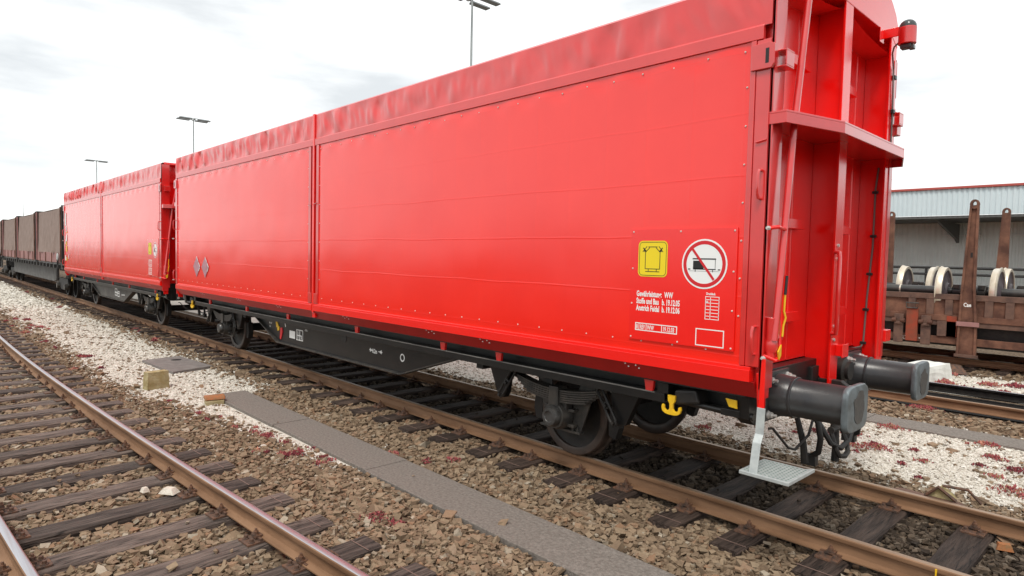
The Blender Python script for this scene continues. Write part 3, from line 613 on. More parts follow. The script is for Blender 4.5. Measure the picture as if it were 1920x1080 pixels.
def yellow_sign(par, cx, cz, w, h):
    y = SY-.004
    MB().prism(rrect(cx, cz, w, h, .04), 1, y, y-.001).build('yellow_sign', M['yellow'], par)
    b = MB(); ring(b, rrect(cx, cz, w*.93, h*.94, .035), rrect(cx, cz, w*.90, h*.91, .03), y-.001, .0008)
    k = w/.287
    def L(a, c, q, d, t=.006): line(b, (cx+a*k, cz+c*k), (cx+q*k, cz+d*k), t*k, y-.001)
    L(-.072, -.085, .072, -.085); L(-.072, -.085, -.072, .055); L(.072, -.085, .072, .055); L(-.072, .055, -.03, .095); L(.072, .055, .03, .095); L(-.045, .100, .045, .100)
    L(-.07, -.108, .07, -.108); L(-.04, -.108, -.04, -.088); L(.04, -.108, .04, -.088)
    for q in (-1, 1):
        L(q*.058, .105, q*.100, .058); L(q*.066, .062, q*.095, .092, .010); L(q*.066, .062, q*.088, .066, .010)
    b.build('crane_symbol', M['signblack'], par)
def prohibition(par, cx, cz, r):
    y = SY-.004
    MB().prism(circ(cx, cz, r), 1, y, y-.001).build('round_sign', M['whitew'], par)
    s = MB(); ring(s, circ(cx, cz, r*.935), circ(cx, cz, r*.79), y-.001, .0008)
    a = Vector((-.62, .70))*r*.86; c = Vector((.52, -.72))*r*.86
    line(s, (cx+a.x, cz+a.y), (cx+c.x, cz+c.y), r*.10, y-.0022, .0008)
    s.build('prohibition_ring', M['signred'], par)
    b = MB(); k = r/.195
    b.prism([(cx-.095*k, cz+.025*k), (cx-.03*k, cz+.025*k), (cx+.0*k, cz-.02*k), (cx-.005*k, cz-.042*k), (cx-.095*k, cz-.042*k)], 1, y-.001, y-.0018)
    line(b, (cx-.10*k, cz+.040*k), (cx+.10*k, cz+.040*k), .010*k, y-.001); line(b, (cx+.095*k, cz+.04*k), (cx+.095*k, cz-.04*k), .004*k, y-.001)
    line(b, (cx-.095*k, cz-.040*k), (cx+.10*k, cz-.040*k), .008*k, y-.001); line(b, (cx-.13*k, cz-.056*k), (cx+.13*k, cz-.056*k), .002*k, y-.001)
    for q in (-1, 1): line(b, (cx+q*.118*k, cz-.042*k), (cx+q*.138*k, cz-.042*k), .009*k, y-.001); line(b, (cx+q*.075*k, cz-.045*k), (cx+q*.075*k, cz-.062*k), .006*k, y-.001)
    b.build('wagon_symbol', M['signblack'], par)
def lettering_main(par):
    y = SY-.0032; w = MB()
    def T(s, size, x, z, bold=.0022, sx=.58): put_text(w, s, size, x, y, z, bold, sx, h=.0008)
    T('Gewährleistung:', .066, -1.612, 1.815); T('WW', .066, -1.335, 1.815)
    T('Stoffe und Bau', .066, -1.612, 1.753); T('b. 19.12.05', .066, -1.357, 1.753)
    T('Anstrich Feidal', .066, -1.612, 1.693); T('b. 19.12.06', .066, -1.357, 1.693)
    frame(w, -1.617, -1.205, 1.520, 1.587, .008, y)
    for x in (-1.578, -1.505, -1.352): line(w, (x, 1.526), (x, 1.581), .006, y)
    T('8', .054, -1.606, 1.534, .0012, .6); T('REV', .054, -1.566, 1.534, .0012, .52); T('WW', .054, -1.495, 1.534, .0012, .6); T('19.12.03', .054, -1.342, 1.534, .0012, .6)
    T('Drucklack', .026, -.955, 1.862, .001, .72)
    x0, x1 = -.962, -.842
    frame(w, x0, x1, 1.668, 1.850, .005, y)
    for k in range(1, 7): line(w, (x0, 1.668+.026*k), (x1, 1.668+.026*k), .005, y)
    line(w, (x0+.045, 1.668), (x0+.045, 1.850), .005, y)
    T('8.03', .022, x0+.004, 1.800, .001)
    frame(w, -1.037, -.793, 1.455, 1.592, .008, y)
    w.build('lettering', M['white'], par)
def sign_plate(root, full):
    s = MB(); s.prism([(-1.683, 1.440), (-.712, 1.440), (-.712, 2.385), (-1.683, 2.385)], 1, SY+.006, SY-.003)
    p = s.build('sign_plate', M['red'], root, bevel=0.001)
    r = MB()
    for x in (-1.66, -1.20, -.735): rivet(r, x, SY-.003, 2.362, .010, .006); rivet(r, x-.0, SY-.003, 1.462, .010, .006)
    for z in (1.75, 2.05): rivet(r, -1.66, SY-.003, z, .010, .006); rivet(r, -.735, SY-.003, z, .010, .006)
    r.build('rivet_row', M['rivet'], p)
    yellow_sign(p, -1.461, 2.135, .287, .302)
    prohibition(p, -.983, 2.102, .197)
    if full: lettering_main(p)
    else:
        w = MB(); y = SY-.0032
        for z0 in (1.475, 1.68):
            frame(w, -1.58, -1.30, z0, z0+.17, .018, y)
            for k in (1, 2): line(w, (-1.57, z0+.057*k), (-1.31, z0+.057*k), .012, y)
            line(w, (-1.46, z0), (-1.46, z0+.11), .012, y)
        w.build('lettering', M['white'], p)
    return p
def diamonds(root, cx):
    for x in cx:
        s = MB(); s.prism([(x-.22, 1.77), (x, 1.55), (x+.22, 1.77), (x, 1.99)], 1, SY, SY-.003); d = s.build('placard', M['pinkdiamond'], root)
        w = MB(); line(w, (x, 1.985), (x+.10, 1.885), .02, SY-.003); line(w, (x+.13, 1.855), (x+.21, 1.775), .025, SY-.003); line(w, (x+.19, 1.745), (x+.13, 1.68), .02, SY-.003); w.build('worn_bright_edge', M['white'], d)
def sole_marks(root, x0):
    y = -1.1505; w = MB()
    put_text(w, '8.2m', .085, x0+1.35-.115, y, .70, .003, .75, h=.001)
    for q, xx in ((-1, x0+1.35-.15), (1, x0+1.35+.10)):
        w.prism([(xx-q*.03, .735), (xx+q*.03, .765), (xx+q*.03, .705)], 1, y, y-.001); line(w, (xx-.05, .735), (xx+.05, .735), .012, y-.0012)
    ring(w, circ(x0+2.0, .725, .055, 24), circ(x0+2.0, .725, .037, 24), y, .001)
    MB
    w.prism([(x0-1.5, .625), (x0-1.28, .625), (x0-1.28, .755), (x0-1.5, .755)], 1, y, y-.001)
    frame(w, x0-1.23, x0-.98, .615, .80, .014, y, .001); line(w, (x0-1.17, .64), (x0-1.17, .77), .022, y); line(w, (x0-1.10, .63), (x0-1.10, .78), .022, y); line(w, (x0-1.04, .64), (x0-1.04, .70), .022, y); line(w, (x0-1.20, .70), (x0-1.02, .70), .018, y-.0012)
    put_text(w, 'Rev 3.0', .05, x0-2.36, y, .80, .001, .8, h=.001); put_text(w, 'b.2', .05, x0-2.34, y, .74, .001, .8, h=.001)
    line(w, (x0-1.66, .80), (x0-1.68, .87), .03, y); put_text(w, '- 0.02 t', .045, x0-.92, y, .80, .001, .8, h=.001)
    w.build('sole_lettering', M['white'], root)
    s = MB(); s.prism([(x0-2.06, .88), (x0-1.99, .87), (x0-1.93, .78), (x0-2.02, .76)], 1, y, y-.012); s.prism([(x0-1.98, .77), (x0-1.90, .79), (x0-1.90, .72), (x0-1.97, .70)], 1, y, y-.014); s.build('tie_ring', M['yell2'], root)
    s = MB(); s.prism([(x0-1.86, .76), (x0-1.78, .78), (x0-1.76, .70), (x0-1.83, .56), (x0-1.87, .57)], 1, y, y-.012); s.build('release_handle', M['signred'], root)
    MB().lathe([(0, .075), (-.004, .075), (-.004, .0)], (x0+.42, y, .83), 1, 20).build('drain_opening', M['signblack'], root)

def red_wagon(x0, LT, xm, wheels, fb, legs, seed, amp, label, rich):
    t = thing('freight_wagon', (x0, 0, 0), label, 'freight wagon', 'red tarpaulin freight wagons')
    for sgn in (-1, 1): side(t, LT, sgn, xm, seed+sgn, legs, amp)
    underframe(t, LT, fb, wheels, 'black' if rich else 'dusty')
    end(t, LT, False, rich); end(t, LT, True, False)
    s = MB(); s.box(-LT+.78, -.78, -1.30, 1.30, 4.20, 4.24)
    s.build('roof_frame', M['redd'], t)
    s = MB(); s.box(-LT+.78, -.78, -.95, .95, 1.13, 1.20); s.build('load_floor', M['soot'], t)
    return t
w1 = red_wagon(0, 15.02, -7.62, (-2.85, -12.45), (-4.25, -5.62, -9.55, -10.62), (-1.55, -3.50, -4.50, -6.53, -8.80, -10.6, -12.6), 3, .031,
               'nearest red tarpaulin wagon, with tail lamp, big signs and grey step at its end', True)
sign_plate(w1, True); diamonds(w1, (-13.01, -12.48)); sole_marks(w1, -7.62)
w2 = red_wagon(-15.13, 14.05, -7.05, (-3.0, -11.4), (-4.20, -5.42, -8.70, -10.2), (-1.55, -4.2, -6.2, -8.4, -10.6, -12.2), 31, .042,
               'shorter looking red tarpaulin wagon coupled second, with stickers at its far edge', False)
p2 = sign_plate(w2, False)
s = MB(); y = -1.151
s.prism([(-6.9, .60), (-6.3, .62), (-6.3, .80), (-6.9, .80)], 1, y, y-.001) if 0 else None
frame(s, -6.75, -6.45, .62, .85, .03, y, .001); frame(s, -6.40, -6.15, .60, .78, .03, y, .001); line(s, (-6.75, .73), (-6.15, .70), .05, y-.0012); line(s, (-5.9, .68), (-5.5, .70), .03, y)
s.build('sole_lettering', M['white'], w2)
s = MB(); y = SY
for a, b, c, d in ((-13.28, -13.02, 2.95, 3.45), (-13.10, -12.95, 2.70, 2.95), (-13.05, -12.85, 2.35, 2.62), (-13.25, -13.10, 2.25, 2.45), (-13.30, -13.10, 1.60, 1.83), (-12.62, -12.5, 1.68, 1.86)):
    s.prism([(a, c), (b-.02, c+.02), (b, d), (a+.04, d-.03)], 1, y, y-.003)
s.build('white_sticker', M['white'], w2)
s = MB()
for a, b, c, d in ((-13.1, -12.88, 1.95, 2.18), (-13.16, -12.95, 2.2, 2.34), (-13.05, -12.84, 1.60, 1.74), (-12.98, -12.86, 2.66, 2.74)):
    s.prism([(a, c), (b, c+.01), (b-.02, d), (a+.02, d)], 1, y, y-.003)
s.build('yellow_sticker', M['yell2'], w2)

# ------------------------------------------------------------------ flat wagons with brown covers further along
def brown_wagon(x0, label, red_end):
    t = thing('covered_wagon', (x0, 0, 0), label, 'freight wagon', 'brown covered wagons')
    bays = ((-.35, -6.75), (-7.45, -13.85), (-14.55, -20.95)); LT = 21.4
    for bi, (a, b) in enumerate(bays):
        def fn(u, v, a=a, b=b, bi=bi):
            x = a+(b-a)*u; z = 1.88+1.86*v
            sag = -.05*math.sin(math.pi*u)*v
            fold = .05*nz(x*1.3+z*.5, z*.35, bi*7)+.035*nz(x*3.0-z*.9, z*.6, bi*3+1)
            fold += .10*math.exp(-((x-(a-1.9)-.55*(z-1.9))/.16)**2)*max(0, 1-v*1.1)
            return (x, -1.40-fold*(.3+.7*(1-v))+.05*v, z+sag)
        c = MB().sheet(fn, 90, 24).build('canvas_cover', M['tarpbrown'], t, smooth=True, recalc=False)
        MB().prism([(-1.35, 3.72), (1.35, 3.72), (1.2, 3.78), (-1.2, 3.78)], 0, b, a).build('cover_top', M['tarpbrown'], c)
        MB().sheet(lambda u, v, a=a, b=b: (a+(b-a)*u, 1.36, 1.88+1.84*v), 2, 2).build('cover_back', M['tarpbrown'], c)
        s = MB(); s.box(b, a, -1.40, -1.34, 1.48, 1.885); s.box(b, a, 1.34, 1.40, 1.48, 1.885)
        bd = s.build('drop_side', M['pinkboard'], t)
        for k in range(4): MB().box(a+(b-a)*(k+.5)/4-.03, a+(b-a)*(k+.5)/4+.03, -1.43, -1.401, 1.44, 1.885).build('side_hinge', M['rust'], bd)
        for x, q in ((a, -1), (b, 1)):
            s = MB(); s.box(*sorted((x-q*.02, x-q*.16)), -1.42, 1.42, 1.3, 3.80); s.build('bulkhead', M['soot'], t)
            s = MB(); s.box(*sorted((x+q*.06, x-q*.018)), -1.46, -1.405, 1.5, 3.74); s.build('bulkhead_edge', M['pinkboard'] if q > 0 else M['rust'], t)
    s = MB(); s.box(-LT+.3, -.3, -1.38, 1.38, 1.22, 1.47); s.build('deck', M['greyfr'], t)
    for k in range(22): x = -.9-k*.93; MB().box(x-.13, x+.13, -1.48, -1.385, 1.24, 1.40).build('tie_pocket', M['soot'], t)
    s = MB(); s.prism([(-3.4, 1.215), (-3.4, .66), (-4.0, .60), (-LT+4.0, .60), (-LT+3.4, .66), (-LT+3.4, 1.215)], 1, -1.18, -1.10); s.prism([(-3.4, 1.215), (-3.4, .66), (-LT+3.4, .66), (-LT+3.4, 1.215)], 1, 1.10, 1.18)
    s.build('sole_bar', M['greyfr'], t)
    for xb in (-2.1, -LT+2.1):
        s = MB(); s.prism([(xb-1.2, .55), (xb-1.0, .80), (xb+1.0, .80), (xb+1.2, .55), (xb+.5, .32), (xb-.5, .32)], 1, -1.10, -1.0)
        bg_ = s.build('bogie_frame', M['soot'], t)
        for dx in (-.9, .9):
            for sg in (-1, 1): wheel_mb(xb+dx, sg).build('wheel', M['soot'], t, smooth=True)
            MB().lathe([(0, .13), (-.12, .12)], (xb+dx, -1.09, .46), 1, 16).build('axle_box', M['greyrun'], t, smooth=True)
    s = MB(); s.box(-.5, -.3, -1.2, 1.2, .85, 1.22); s.build('headstock', M['soot'], t)
    for y in (-.875, .875):
        MB().lathe([(-.3, .15), (-.06, .15), (-.05, .22), (0, .22)], (0, y, 1.05), 0, 20).build('buffer', M['buffer'], t, smooth=True)
    s = MB(); s.tube([(-.9, -1.46, .75), (-.9, -1.47, 1.62)], .03, 8); s.box(-.96, -.84, -1.50, -1.42, .80, 1.30)
    st = s.build('brake_stand', M['soot'], t); MB().lathe([(0, .15), (.03, .15)], (-.9, -1.49, 1.72), 1, 20).build('handwheel', M['galv'], st)
    return t
b1 = brown_wagon(-29.22, 'long grey flat wagon with three brown canvas covers, coupled behind the red wagons', False)
b2 = brown_wagon(-50.70, 'farthest covered wagon of the train, cut by the left edge of the photo', True)

# ------------------------------------------------------------------ rails and sleepers
def y_left(x):     # right-hand rail of the curved track nearest the camera
    return -4.43+(.0021*(x+18.5)**2 if x > -18.5 else 0.0)
def rail(name, pts, label, top, group, body='rail'):
    prof = [(-.0625, -.154), (.0625, -.154), (.0625, -.144), (.014, -.126), (.0085, -.105), (.0085, -.052), (.031, -.040), (.0335, -.034), (.0335, -.010), (.028, -.003), (.018, 0), (-.018, 0), (-.028, -.003), (-.0335, -.010), (-.0335, -.034), (-.031, -.040), (-.0085, -.052), (-.0085, -.105), (-.014, -.126), (-.0625, -.144)]
    s = MB(); n = len(prof); P = [Vector((p[0], p[1], 0)) for p in pts]; vs = []
    for i, p in enumerate(P):
        t = (P[min(i+1, len(P)-1)]-P[max(i-1, 0)]).normalized(); w = Vector((-t.y, t.x, 0))
        for u, z in prof: vs.append((p.x+w.x*u, p.y+w.y*u, z))
    fs = []; ms = []
    for i in range(len(P)-1):
        for k in range(n):
            fs.append((i*n+k, i*n+(k+1) % n, (i+1)*n+(k+1) % n, (i+1)*n+k)); ms.append(1 if k in (9, 10, 11) else 0)
    fs += [tuple(range(n-1, -1, -1)), tuple(range((len(P)-1)*n, len(P)*n))]; ms += [0, 0]
    s.v, s.f, s.m = vs, fs, ms
    o = s.build(name, [M[body], top], smooth=True)
    return tag(o, label, 'rail', group)
xs = [4.2-.6*k for k in range(130)]
rail('steel_rail', [(x, -.7525) for x in (5, -20, -60, -140)], 'rusty brown rail running in front of the red wagons, nearer one of their track', M['railtop'], 'rails')
rail('steel_rail', [(x, .7525) for x in (5, -20, -60, -140)], 'rusty rail under the red wagons, farther one of their track, beside the white gravel', M['railtop'], 'rails')
rail('steel_rail', [(x, y_left(x)) for x in xs], 'curved rail with a polished silvery top, right one of the empty track', M['railshine'], 'rails')
rail('steel_rail', [(x, y_left(x)-1.505) for x in xs], 'polished curved rail cutting the bottom left corner of the photo', M['railshine'], 'rails')
Y2 = (6.13, 7.63)
rail('steel_rail', [(x, Y2[0]) for x in (9, -20, -80)], 'dull rail beyond the far buffer, front one of the dark empty track', M['railtop'], 'rails')
rail('steel_rail', [(x, Y2[1]) for x in (9, -20, -80)], 'rail with a thin bright top edge behind the dark empty trackbed', M['railshine'], 'rails', 'blackbed')
rail('steel_rail', [(x, 11.85) for x in (9, -20, -60)], 'front rail beneath the rusty stake wagon', M['railtop'], 'rails')
rail('steel_rail', [(x, 13.35) for x in (9, -20, -60)], 'back rail beneath the rusty stake wagon, mostly in shadow', M['railtop'], 'rails')
SL = []   # sleepers as (x, y, angle, half length)
ST = -.166
def sleeper_meshes():
    out = []
    for k in range(6):
        rr = random.Random(k+50); s = MB(); L, W, H = 1.29, .130, .16; n = 14; vs = []
        for i in range(n+1):
            y = -L+2*L*i/n; e = 1 if 0 < i < n else .97
            j = [rr.uniform(-.004, .004) for _ in range(6)]
            c = .014+.006*rr.random()
            vs += [(-W*e+j[0], y, -H), (-W*e+j[0], y, -c+j[4]), (-W*e+c+j[1], y, j[2]), (W*e-c+j[1], y, j[3]), (W*e+j[5], y, -c+j[4]), (W*e+j[5], y, -H)]
        fs = [(i*6+a, i*6+(a+1) % 6, (i+1)*6+(a+1) % 6, (i+1)*6+a) for i in range(n) for a in range(6)]+[tuple(range(5, -1, -1)), tuple(range(n*6, n*6+6))]
        s.add(vs, fs); out.append(s)
    return out
_sm = sleeper_meshes(); SM = []
SM2 = []
for k, s in enumerate(_sm):
    o = s.build('wooden_sleeper', M['wood']); SM.append(o.data); bpy.data.objects.remove(o)
    o = s.build('wooden_sleeper', M['wood2']); SM2.append(o.data); bpy.data.objects.remove(o)
def tmp(mb, m, smooth=False):
    o = mb.build('tmp', m, smooth=smooth); d = o.data; bpy.data.objects.remove(o); return d
s = MB(); s.box(-.085, .085, -.19, .19, .0, .014); s.box(-.08, .08, -.088, -.068, .014, .034); s.box(-.08, .08, .068, .088, .014, .034); PLATE = tmp(s, M['plate']); PLATE.name = 'base_plate'
s = MB()   # clip with its nut, beside the rail foot
s.box(-.035, .035, -.105, -.045, .028, .046); s.lathe([(.046, .026), (.052, .026), (.052, .020), (.076, .020), (.076, .011), (.096, .010)], (0, -.085, 0), 2, 8); CLAMP = tmp(s, M['plate']); CLAMP.name = 'clamp_bolt'
s = MB(); s.lathe([(.014, .028), (.022, .026), (.022, .017), (.044, .015)], (0, 0, 0), 2, 8); SCREW = tmp(s, M['plate']); SCREW.name = 'screw_head'
s = MB()
s.box(-.132, .132, -.004, .004, -.0, .0035); BAND = tmp(s, M['band']); BAND.name = 'end_wire'
def obj_of(name, data, parent, loc, rz=0):
    o = bpy.data.objects.new(name, data); COL.objects.link(o); o.parent = parent; o.location = loc; o.rotation_euler.z = rz; return o
def sleeper(x, y, ang, near, label, group, i, top=ST):
    o = bpy.data.objects.new('wooden_sleeper', (SM2 if 'curved' in group else SM)[i % 6]); COL.objects.link(o); o.location = (x, y, top+random.uniform(-.006, .004)); o.rotation_euler.z = ang+random.uniform(-.012, .012)
    if i % 2: o.rotation_euler.z += math.pi
    tag(o, label, 'sleeper', group); SL.append((x, y, ang, 1.29))
    fl = math.pi if 0 else 0
    if near > 0:
        for q in (-.7525, .7525):
            p = obj_of('base_plate', PLATE, o, (0, q, .001))
            if near > 1:
                for sg in (0, 1): obj_of('clamp_bolt', CLAMP, p, (0, 0, 0), math.pi*sg)
            if near > 2:
                for sx in (-.05, .05):
                    for sy in (-.145, .145): obj_of('screw_head', SCREW, p, (sx, sy, 0))
        if near > 2:
            obj_of('end_wire', BAND, o, (0, -1.16, .0015)); obj_of('end_wire', BAND, o, (0, 1.16, .0015))
ORD = ['first', 'second', 'third', 'fourth', 'fifth', 'sixth', 'seventh', 'eighth', 'ninth', 'tenth', 'eleventh', 'twelfth']
rr = random.Random(4)
k = 0; x = 1.13
while x > -58:
    i = k; near = 3 if x > -7 else (2 if x > -22 else 1)
    lb = f'{ORD[k]} dark sleeper from the lower right corner under the red wagons\' track' if k < 11 else ('dark sleeper in the shadow of the red wagons, past the front wheel' if x > -29 else 'distant sleeper under the brown covered wagons')
    g = 'sleepers of the loaded track' if x > -29 else 'far sleepers of the loaded track'
    sleeper(x+rr.uniform(-.035, .035), rr.uniform(-.03, .03), 0, near, lb, g, rr.randrange(6)); x -= .646; k += 1
k = 0; x = -.72
while x > -24:
    yc = y_left(x)-.7525; sl = .0042*(x+18.5) if x > -18.5 else 0
    near = 3 if x > -9 else 2
    lb = f'{ORD[k]} weathered sleeper from the bottom edge on the empty curved track' if k < 11 else 'small grey sleeper far along the empty curved track'
    sleeper(x+rr.uniform(-.03, .03), yc+rr.uniform(-.04, .04), math.atan(sl), near, lb, 'sleepers of the curved track', rr.randrange(6)); x -= .652; k += 1
x = 3.0
while x > -4.5:
    sleeper(x, 12.6, 0, 1, 'sleeper beneath the rusty stake wagon', 'sleepers of the far track', rr.randrange(6)); x -= .66
# ------------------------------------------------------------------ rusty stake wagon with its load of wheelsets
def stake_wagon():
    t = thing('stake_wagon', (-3, 12.55, 0), 'rusty brown stake wagon standing behind the red wagon, loaded with wheelsets', 'freight wagon')
    def P(x, y): return (x+3, y-12.55)     # world -> local
    x0, x1 = -13.0, 8.0; L0, L1 = x0+3, x1+3
    yn, yf = 11.22-12.55, 13.88-12.55
    MB().box(L0, L1, yn+.06, yf-.06, .86, 1.0).build('deck', M['rust'], t)
    for y, sg in ((yn, -1), (yf, 1)):
        s = MB(); s.box(L0, L1, *sorted((y, y-sg*.07)), 1.375, 1.50); a = s.build('side_top_rail', M['rustgrey'], t, bevel=.006)
        s = MB(); s.box(L0, L1, *sorted((y-sg*.05, y-sg*.07)), 1.0, 1.37); pn = s.build('side_board', M['rust'], t)
        x = L0+.2
        while x < L1:
            MB().box(x, x+.15, *sorted((y-sg*.005, y-sg*.049)), 1.022, 1.374).build('board_rib', M['rustgrey'], pn, bevel=.005) if sg < 0 and 7 < x+0 or (sg < 0 and x > 0) else None
            x += .37
        s = MB(); s.box(L0, L1, *sorted((y-sg*.0, y-sg*.09)), .885, 1.02); s.build('side_bottom_rail', M['rust'], t, bevel=.006)
        s = MB(); s.box(L0, L1, *sorted((y-sg*.02, y-sg*.10)), .775, .882); s.build('side_sill', M['rustgrey'], t, bevel=.004)
        s = MB(); s.box(L0, L1, *sorted((y-sg*.02, y-sg*.10)), .36, .52); so = s.build('sole_bar', M['rust'], t, bevel=.004)
        if sg < 0:
            w = MB(); put_text(w, '8.2m', .13, -2.93+3, y+.02, .385, .003, .8, h=.004)
            for q, xx in ((1, -3.02+3), (-1, -2.52+3)): w.prism([(xx+q*.05, .435), (xx-q*.04, .485), (xx-q*.04, .385)], 1, y+.0185, y+.016)
            line(w, (-2.5+3, .435), (-2.40+3, .435), .03, y+.0185, .002)
            w.build('sole_lettering', M['white'], so)
    MB().box(L0, L1, -1.12, 1.0, .30, .855).build('sill_dark_backing', M['soot'], t)  # centre sill box, enlarged as dark backing to paint the gap black
    # red oxide panels between the posts, and door latch
    for xa, xb, m in ((-2.02, -1.82, 'rustred'), (-2.2, -1.83, 'rustgrey'), (.1, .55, 'rustred'), (-.52, -.2, 'rustgrey')):
        MB().box(xa+3, xb+3, yn-.014, yn-.002, .53, 1.0 if m == 'rustred' and xa < -1 else .88).build('sill_stiffener', M[m], t, bevel=.003)
    for xl in (-2.98, -2.42):
        s = MB(); s.box(xl+3-.10, xl+3+.10, yn-.05, yn-.003, .30, .98); s.box(xl+3-.08, xl+3+.08, yn-.09, yn-.05, .74, .80); h = s.build('door_hinge', M['rustgrey'], t, bevel=.01)
        for dx in (-.09, .09): MB().lathe([(-.045, .05), (.045, .05)], (xl+3+dx, yn-.07, .83), 0, 12).build('hinge_knuckle', M['rust'], h, smooth=True)
    s = MB(); s.box(.18, .42, yn-.075, yn-.004, .36, 1.14); la = s.build('door_latch', M['rustred'], t, bevel=.012)
    MB().tube([(.19, yn-.09, 1.14), (.41, yn-.09, 1.14), (.43, yn-.09, 1.26), (.17, yn-.09, 1.26), (.19, yn-.09, 1.14)], .016, 8).build('latch_ring', M['greyrun'], la, smooth=True)
    # stakes
    def stake(xs, y, sg, rich):
        s = MB()
        outl = [(-.085, 3.50), (.085, 3.50), (.10, 1.6), (.16, .9), (.175, .12), (-.20, .12), (-.185, .9), (-.17, 1.6)]
        s.prism([(xs+3+a, z) for a, z in outl], 1, *sorted((y-sg*.01 if 0 else y+sg*.012, y+sg*.055)))
        for (a0, z0), (a1, z1) in zip(outl[1:5], outl[2:5]):
            s.prism([(xs+3+a0, z0), (xs+3+a1, z1), (xs+3+a1-.05, z1), (xs+3+a0-.04, z0)], 1, *sorted((y+sg*.0545, y+sg*.10)))
        left = [outl[0], outl[7], outl[6], outl[5]]
        for (a0, z0), (a1, z1) in zip(left, left[1:]):
            s.prism([(xs+3+a0, z0), (xs+3+a1, z1), (xs+3+a1+.05, z1), (xs+3+a0+.04, z0)], 1, *sorted((y+sg*.0545, y+sg*.10)))
        # eye at the tip
        n = 20; cz = 3.52; o_ = []; i_ = []
        for k in range(n):
            w = 2*math.pi*k/n; o_.append((xs+3+.088*math.cos(w), cz+.105*math.sin(w))); i_.append((xs+3+.038*math.cos(w), cz+.055*math.sin(w)+.005))
        ya, yb = sorted((y+sg*.010, y+sg*.102)); ring(s, o_, i_, yb, yb-ya)
        st = s.build('stake', M['rust'], t, bevel=.004)
        if rich:
            MB().box(xs+3-.215, xs+3+.21, y-.13, y-.1005, .80, .90).build('stake_strap', M['pinkboard'], st, bevel=.006)
            MB().box(xs+3-.23, xs+3+.22, y-.115, y-.09, .10, .17).build('stake_foot', M['rustgrey'], st, bevel=.006)
            w = MB(); put_text(w, 'Cae', .12, xs+3-.11, y-.0555, 1.24, .004, .75, h=.003); w.build('stake_lettering', M['white'], st)
            MB().box(xs+3-.03, xs+3+.012, y-.0575, y-.0545, 2.34, 2.45).build('stake_hole', M['signblack'], st)
    for xs_ in (-4.16, -1.60, .96, 3.52): stake(xs_, yn, -1, xs_ == -1.60)
    for xs_ in (-6.58, -4.02, -1.455, 1.10): stake(xs_, yf, 1, False)
    for xw in (.15, -8.0):
        for y in (yn+.12, yf-.12):
            s = MB(); s.prism([(xw+3-.78, .355), (xw+3+.78, .355), (xw+3+.25, -.0+.02), (xw+3-.25, .02)], 1, y-.012, y+.012); s.build('axle_guard', M['soot'], t)
        for sg in (-1, 1):
            wheel_mb(0, sg).build('wheel', M['soot'], t, smooth=True, off=(xw+3, .05, 0))
        MB().lathe([(-1.1, .07), (1.1, .07)], (xw+3, .05, .46), 1, 12).build('axle', M['soot'], t, smooth=True)
        MB().lathe([(0, .14), (-.14, .13)], (xw+3, yn+.2, .42), 1, 16).build('axle_box', M['soot'], t, smooth=True)
    return t
stake_wagon()
def wheelset(x, y, z, r, label, box_r=True):
    """axle lies along X; x is the left wheel"""
    t = thing('wheelset', (x+.75, y, z-r), label, 'wheelset', 'wheelsets on the rusty wagon')
    s = MB(); s.lathe([(-1.05, .075), (-.86, .08), (-.84, .105), (.84, .105), (.86, .08), (1.05, .075)], (0, 0, r), 0, 20); s.build('axle', M['axle'], t, smooth=True)
    for q in (-1, 1):
        prof = [(q*.065, r-.07), (q*.068, r-.01), (q*.05, r), (-q*.035, r+.002), (-q*.045, r+.018), (-q*.060, r+.027), (-q*.070, r+.012), (-q*.07, r-.07)]
        w = MB().lathe(prof+prof[:1], (q*.75, 0, r), 0, 48, caps=False).build('wheel', M['brass'], t, smooth=True)
        d = MB(); d.lathe([(q*.045, r-.065), (q*.02, r-.20), (q*.06, .20), (q*.10, .17), (q*.10, .07)], (q*.75, 0, r), 0, 36, caps=False); d.lathe([(-q*.05, r-.065), (-q*.02, r-.2), (-q*.08, .2), (-q*.09, .07)], (q*.75, 0, r), 0, 36, caps=False); d.build('wheel_disc', M['wheelface'], w, smooth=True)
        b = MB(); b.lathe([(q*.93, .13), (q*.95, .15), (q*1.10, .15), (q*1.12, .12), (q*1.19, .115)], (0, 0, r), 0, 20); b.box(*sorted((q*.96, q*1.09)), -.17, .17, r+.06, r+.16)
        b.build('axle_box', M['axle'], t, smooth=True, bevel=.006)
    MB().lathe([(-.16, .112), (-.13, .112)], (0, 0, r), 0, 20).build('axle_collar', M['brass'], t, smooth=True)
    return t
wheelset(-3.73, 11.78, 1.555, .555, 'front wheelset left of the tall stake, with its long black axle showing')
wheelset(-1.22, 11.85, 1.555, .555, 'front wheelset right of the tall stake, with black axle boxes')
wheelset(-4.86, 13.0, 1.56, .555, 'back wheelset whose wheel shows nearest the red wagon')
wheelset(-2.72, 13.05, 1.555, .555, 'back wheelset second from the red wagon, between the stakes')
wheelset(.9, 13.0, 1.555, .555, 'back wheelset at the right edge, mostly hidden by the front one') if 0 else None

